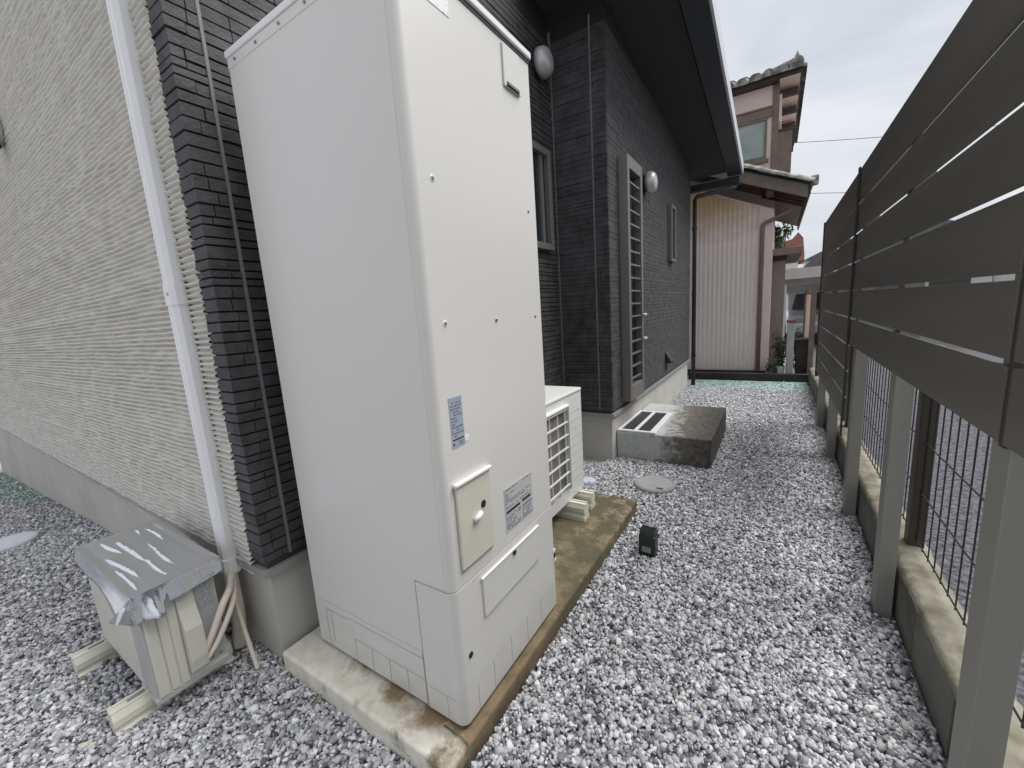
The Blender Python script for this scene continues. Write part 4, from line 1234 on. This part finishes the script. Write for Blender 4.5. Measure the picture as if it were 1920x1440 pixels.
def leaf_clump(b, c, rad, n_, r_, size):
    for _ in range(n_):
        d = Vector((r_.gauss(0, 1), r_.gauss(0, 1), r_.gauss(0, 1))).normalized() * (rad[0] * r_.random() ** 0.4)
        p = Vector(c) + Vector((d.x, d.y * rad[1] / rad[0], d.z * rad[2] / rad[0]))
        u = Vector((r_.gauss(0, 1), r_.gauss(0, 1), r_.gauss(0, 1))).normalized()
        v = u.orthogonal().normalized()
        s_ = size * r_.uniform(0.6, 1.4)
        b.add([p - u * s_, p + v * s_ * 0.45, p + u * s_, p - v * s_ * 0.45], [(0, 1, 2, 3)])
def shrub(name, label, cat, c, rad, n_, seed, leaf, trunk_h, size=0.05, group=None):
    r_ = random.Random(seed)
    t = thing(name, label, cat, (c[0], c[1], 0), group)
    tr_ = MB()
    for k in range(4):
        a = k * 1.7 + seed
        tr_.tube([(c[0], c[1], 0), (c[0] + 0.03 * math.cos(a), c[1] + 0.03 * math.sin(a), trunk_h * 0.6), (c[0] + rad[0] * 0.5 * math.cos(a), c[1] + rad[1] * 0.5 * math.sin(a), c[2] + rad[2] * 0.4)], [0.035, 0.025, 0.008], 6)
    tr_.build('trunk', 'bark', t)
    b = MB()
    for k in range(7):
        cc = (c[0] + r_.uniform(-.6, .6) * rad[0], c[1] + r_.uniform(-.6, .6) * rad[1], c[2] + r_.uniform(-.6, .6) * rad[2])
        leaf_clump(b, cc, [q * 0.55 for q in rad], n_ // 7, r_, size)
    b.build('foliage', leaf, t)
    return t
shrub('garden_shrub', 'green shrub top showing over the brown shed roof', 'shrub', (0.0, 12.4, 2.85), (0.30, 0.4, 0.40), 700, 3, 'leaf', 2.5)
shrub('potted_shrub', 'dark leafy shrub beside the concrete post', 'shrub', (0.09, 8.55, 0.45), (0.12, 0.15, 0.42), 500, 6, 'leaf_dark', 0.3, 0.03)
shrub('potted_shrub', 'dark shrub to the right of the concrete post', 'shrub', (0.36, 8.5, 0.45), (0.12, 0.15, 0.36), 420, 8, 'leaf_dark', 0.3, 0.03)

# silver car parked further back
car = thing('parked_car', 'silver car parked far behind the low boundary wall', 'car', (0.75, 15.5, 0))
prof = [(13.6, 0.32), (13.55, 0.62), (13.75, 0.82), (14.55, 0.95), (15.3, 1.42), (16.4, 1.48), (17.3, 1.30), (17.7, 0.95), (17.72, 0.35)]
MB().prism(prof, 'x', 0.25, 1.9).build('body', 'car', car, bevel=0.05, fix=True)
MB().add([(0.38, 14.52, 0.985), (1.77, 14.52, 0.985), (1.66, 15.22, 1.40), (0.49, 15.22, 1.40)], [(0, 1, 2, 3)]).build('windscreen', 'glass', car)
MB().prism([(14.75, 0.97), (15.35, 1.36), (16.4, 1.41), (17.2, 1.22), (17.3, 0.97)], 'x', 0.242, 0.252).build('side_window', 'glass', car, fix=True)
for (x, y) in ((0.33, 14.25), (0.33, 17.0), (1.82, 14.25), (1.82, 17.0)):
    w_ = MB().lathe([(0.22, -0.1), (0.31, -0.08), (0.31, 0.08), (0.22, 0.1)], (x, y, 0.31), 'x', 20).build('wheel', 'tyre', car)
    MB().lathe([(0.19, -0.112), (0.19, 0.112)], (x, y, 0.31), 'x', 14).build('rim', 'screw', w_)
for x in (0.45, 1.5):
    box('headlight', 'lens', car, x, x + 0.22, 13.55, 13.64, 0.62, 0.76)

cpt = thing('carport', 'white flat roofed carport beyond the grey shed', 'carport', (1.5, 17, 0))
box('roof', 'far_white', cpt, 0.1, 4.0, 12.9, 18.5, 1.78, 2.04)
for (x, y) in ((0.16, 13.0), (3.9, 13.0), (0.16, 18.3), (3.9, 18.3)):
    box('post', 'far_white', cpt, x - 0.05, x + 0.05, y - 0.05, y + 0.05, 0.0, 1.78)
box('back_beam', 'grey_wall', cpt, 0.12, 3.98, 12.92, 13.0, 1.66, 1.779)
box('back_wall', 'pale_post', cpt, 0.1, 4.0, 18.52, 18.6, 0.0, 1.8)

fg_ = thing('brown_side_gate', 'rusty brown gate panel beyond the far end of the board fence', 'gate', (0.52, 8.8, 0))
box('post', 'brown_trim', fg_, 0.46, 0.53, 8.1, 8.17, 0.0, 1.46)
box('post', 'brown_trim', fg_, 0.46, 0.53, 9.9, 9.97, 0.0, 1.46)
box('top_rail', 'brown_trim', fg_, 0.475, 0.515, 8.171, 9.899, 1.38, 1.45)
box('bottom_rail', 'brown_trim', fg_, 0.475, 0.515, 8.171, 9.899, 0.12, 0.20)
for k in range(9):
    place_unit('slat', 'pink', fg_, 0.485, 0.505, 8.22 + k * 0.19, 8.33 + k * 0.19, 0.21, 1.37)

def far_house(label, x0, x1, y0, y1, h, wall, roofm, group):
    t = thing('far_house', label, 'house', ((x0 + x1) / 2, (y0 + y1) / 2, 0), group)
    box('wall', wall, t, x0, x1, y0, y1, 0, h)
    xm = (x0 + x1) / 2
    r_ = MB().prism([(x0 - 0.4, h), (x1 + 0.4, h), (x1 + 0.4, h + 0.12), (xm, h + (x1 - x0) * 0.22), (x0 - 0.4, h + 0.12)], 'y', y0 - 0.4, y1 + 0.4).build('roof', roofm, t, fix=True)
    k = 0
    for zz in ((1.0, 2.1), (3.6, 4.6)):
        if zz[1] > h:
            continue
        q = y0 + 0.8
        while q < y1 - 1.5:
            w_ = box('window', 'glass', t, x0 - 0.03, x0 - 0.002, q, q + 1.3, zz[0], zz[1])
            box('frame', 'far_white', w_, x0 - 0.05, x0 - 0.003, q - 0.06, q - 0.001, zz[0] - 0.05, zz[1] + 0.05)
            box('frame', 'far_white', w_, x0 - 0.05, x0 - 0.003, q + 1.301, q + 1.36, zz[0] - 0.05, zz[1] + 0.05)
            q += 2.6
        q = x0 + 0.7
        while q < x1 - 1.5:
            box('window', 'glass', t, q, q + 1.2, y0 - 0.03, y0 - 0.002, zz[0], zz[1])
            q += 2.4
    return t
far_house('white house with a grey gabled roof far beyond the fence end', 2.2, 8.5, 24, 32, 2.6, 'far_white', 'far_roof', 'houses further back')
far_house('white single storey house across the paved lot behind the fence', 7.5, 14.5, -2.0, 9.0, 2.7, 'far_white', 'far_roof', 'houses further back')
hedge = thing('hedge', 'dark clipped hedge along the far side of the paved lot', 'hedge', (5.6, 4, 0))
hb = MB()
hr = random.Random(21)
for _ in range(5200):
    p = Vector((5.6 + hr.uniform(-0.28, 0.28), hr.uniform(-1.5, 11.5), 0.05 + hr.random() ** 0.7 * 1.0))
    u = Vector((hr.gauss(0, 1), hr.gauss(0, 1), hr.gauss(0, 1))).normalized()
    v = u.orthogonal().normalized()
    s_ = hr.uniform(0.05, 0.11)
    hb.add([p - u * s_, p + v * s_ * 0.6, p + u * s_, p - v * s_ * 0.6], [(0, 1, 2, 3)])
hb.build('foliage', 'leaf_dark', hedge)
hs = MB()
for k in range(26):
    yy = -1.4 + k * 0.5
    hs.tube([(5.6, yy, 0), (5.6 + 0.05 * math.sin(k), yy + 0.05, 0.8)], [0.03, 0.012], 6)
hs.build('stems', 'bark', hedge)

for i, (zz, xx_, sag, lab) in enumerate(((5.33, 0.2, 0.10, 'upper thin overhead cable crossing the sky behind the pink house'), (4.05, 0.3, 0.08, 'lower thin overhead cable crossing the sky above the fence end'))):
    pts = [(xx_ + 6.0 * k / 20, 14.0, zz - 0.14 * 6.0 * k / 20 - sag * math.sin(math.pi * k / 20)) for k in range(21)]
    c_ = MB().tube(pts, 0.007, 5).build('overhead_cable', 'cable', None)
    tag(c_, lab, 'cable', 'overhead cables')
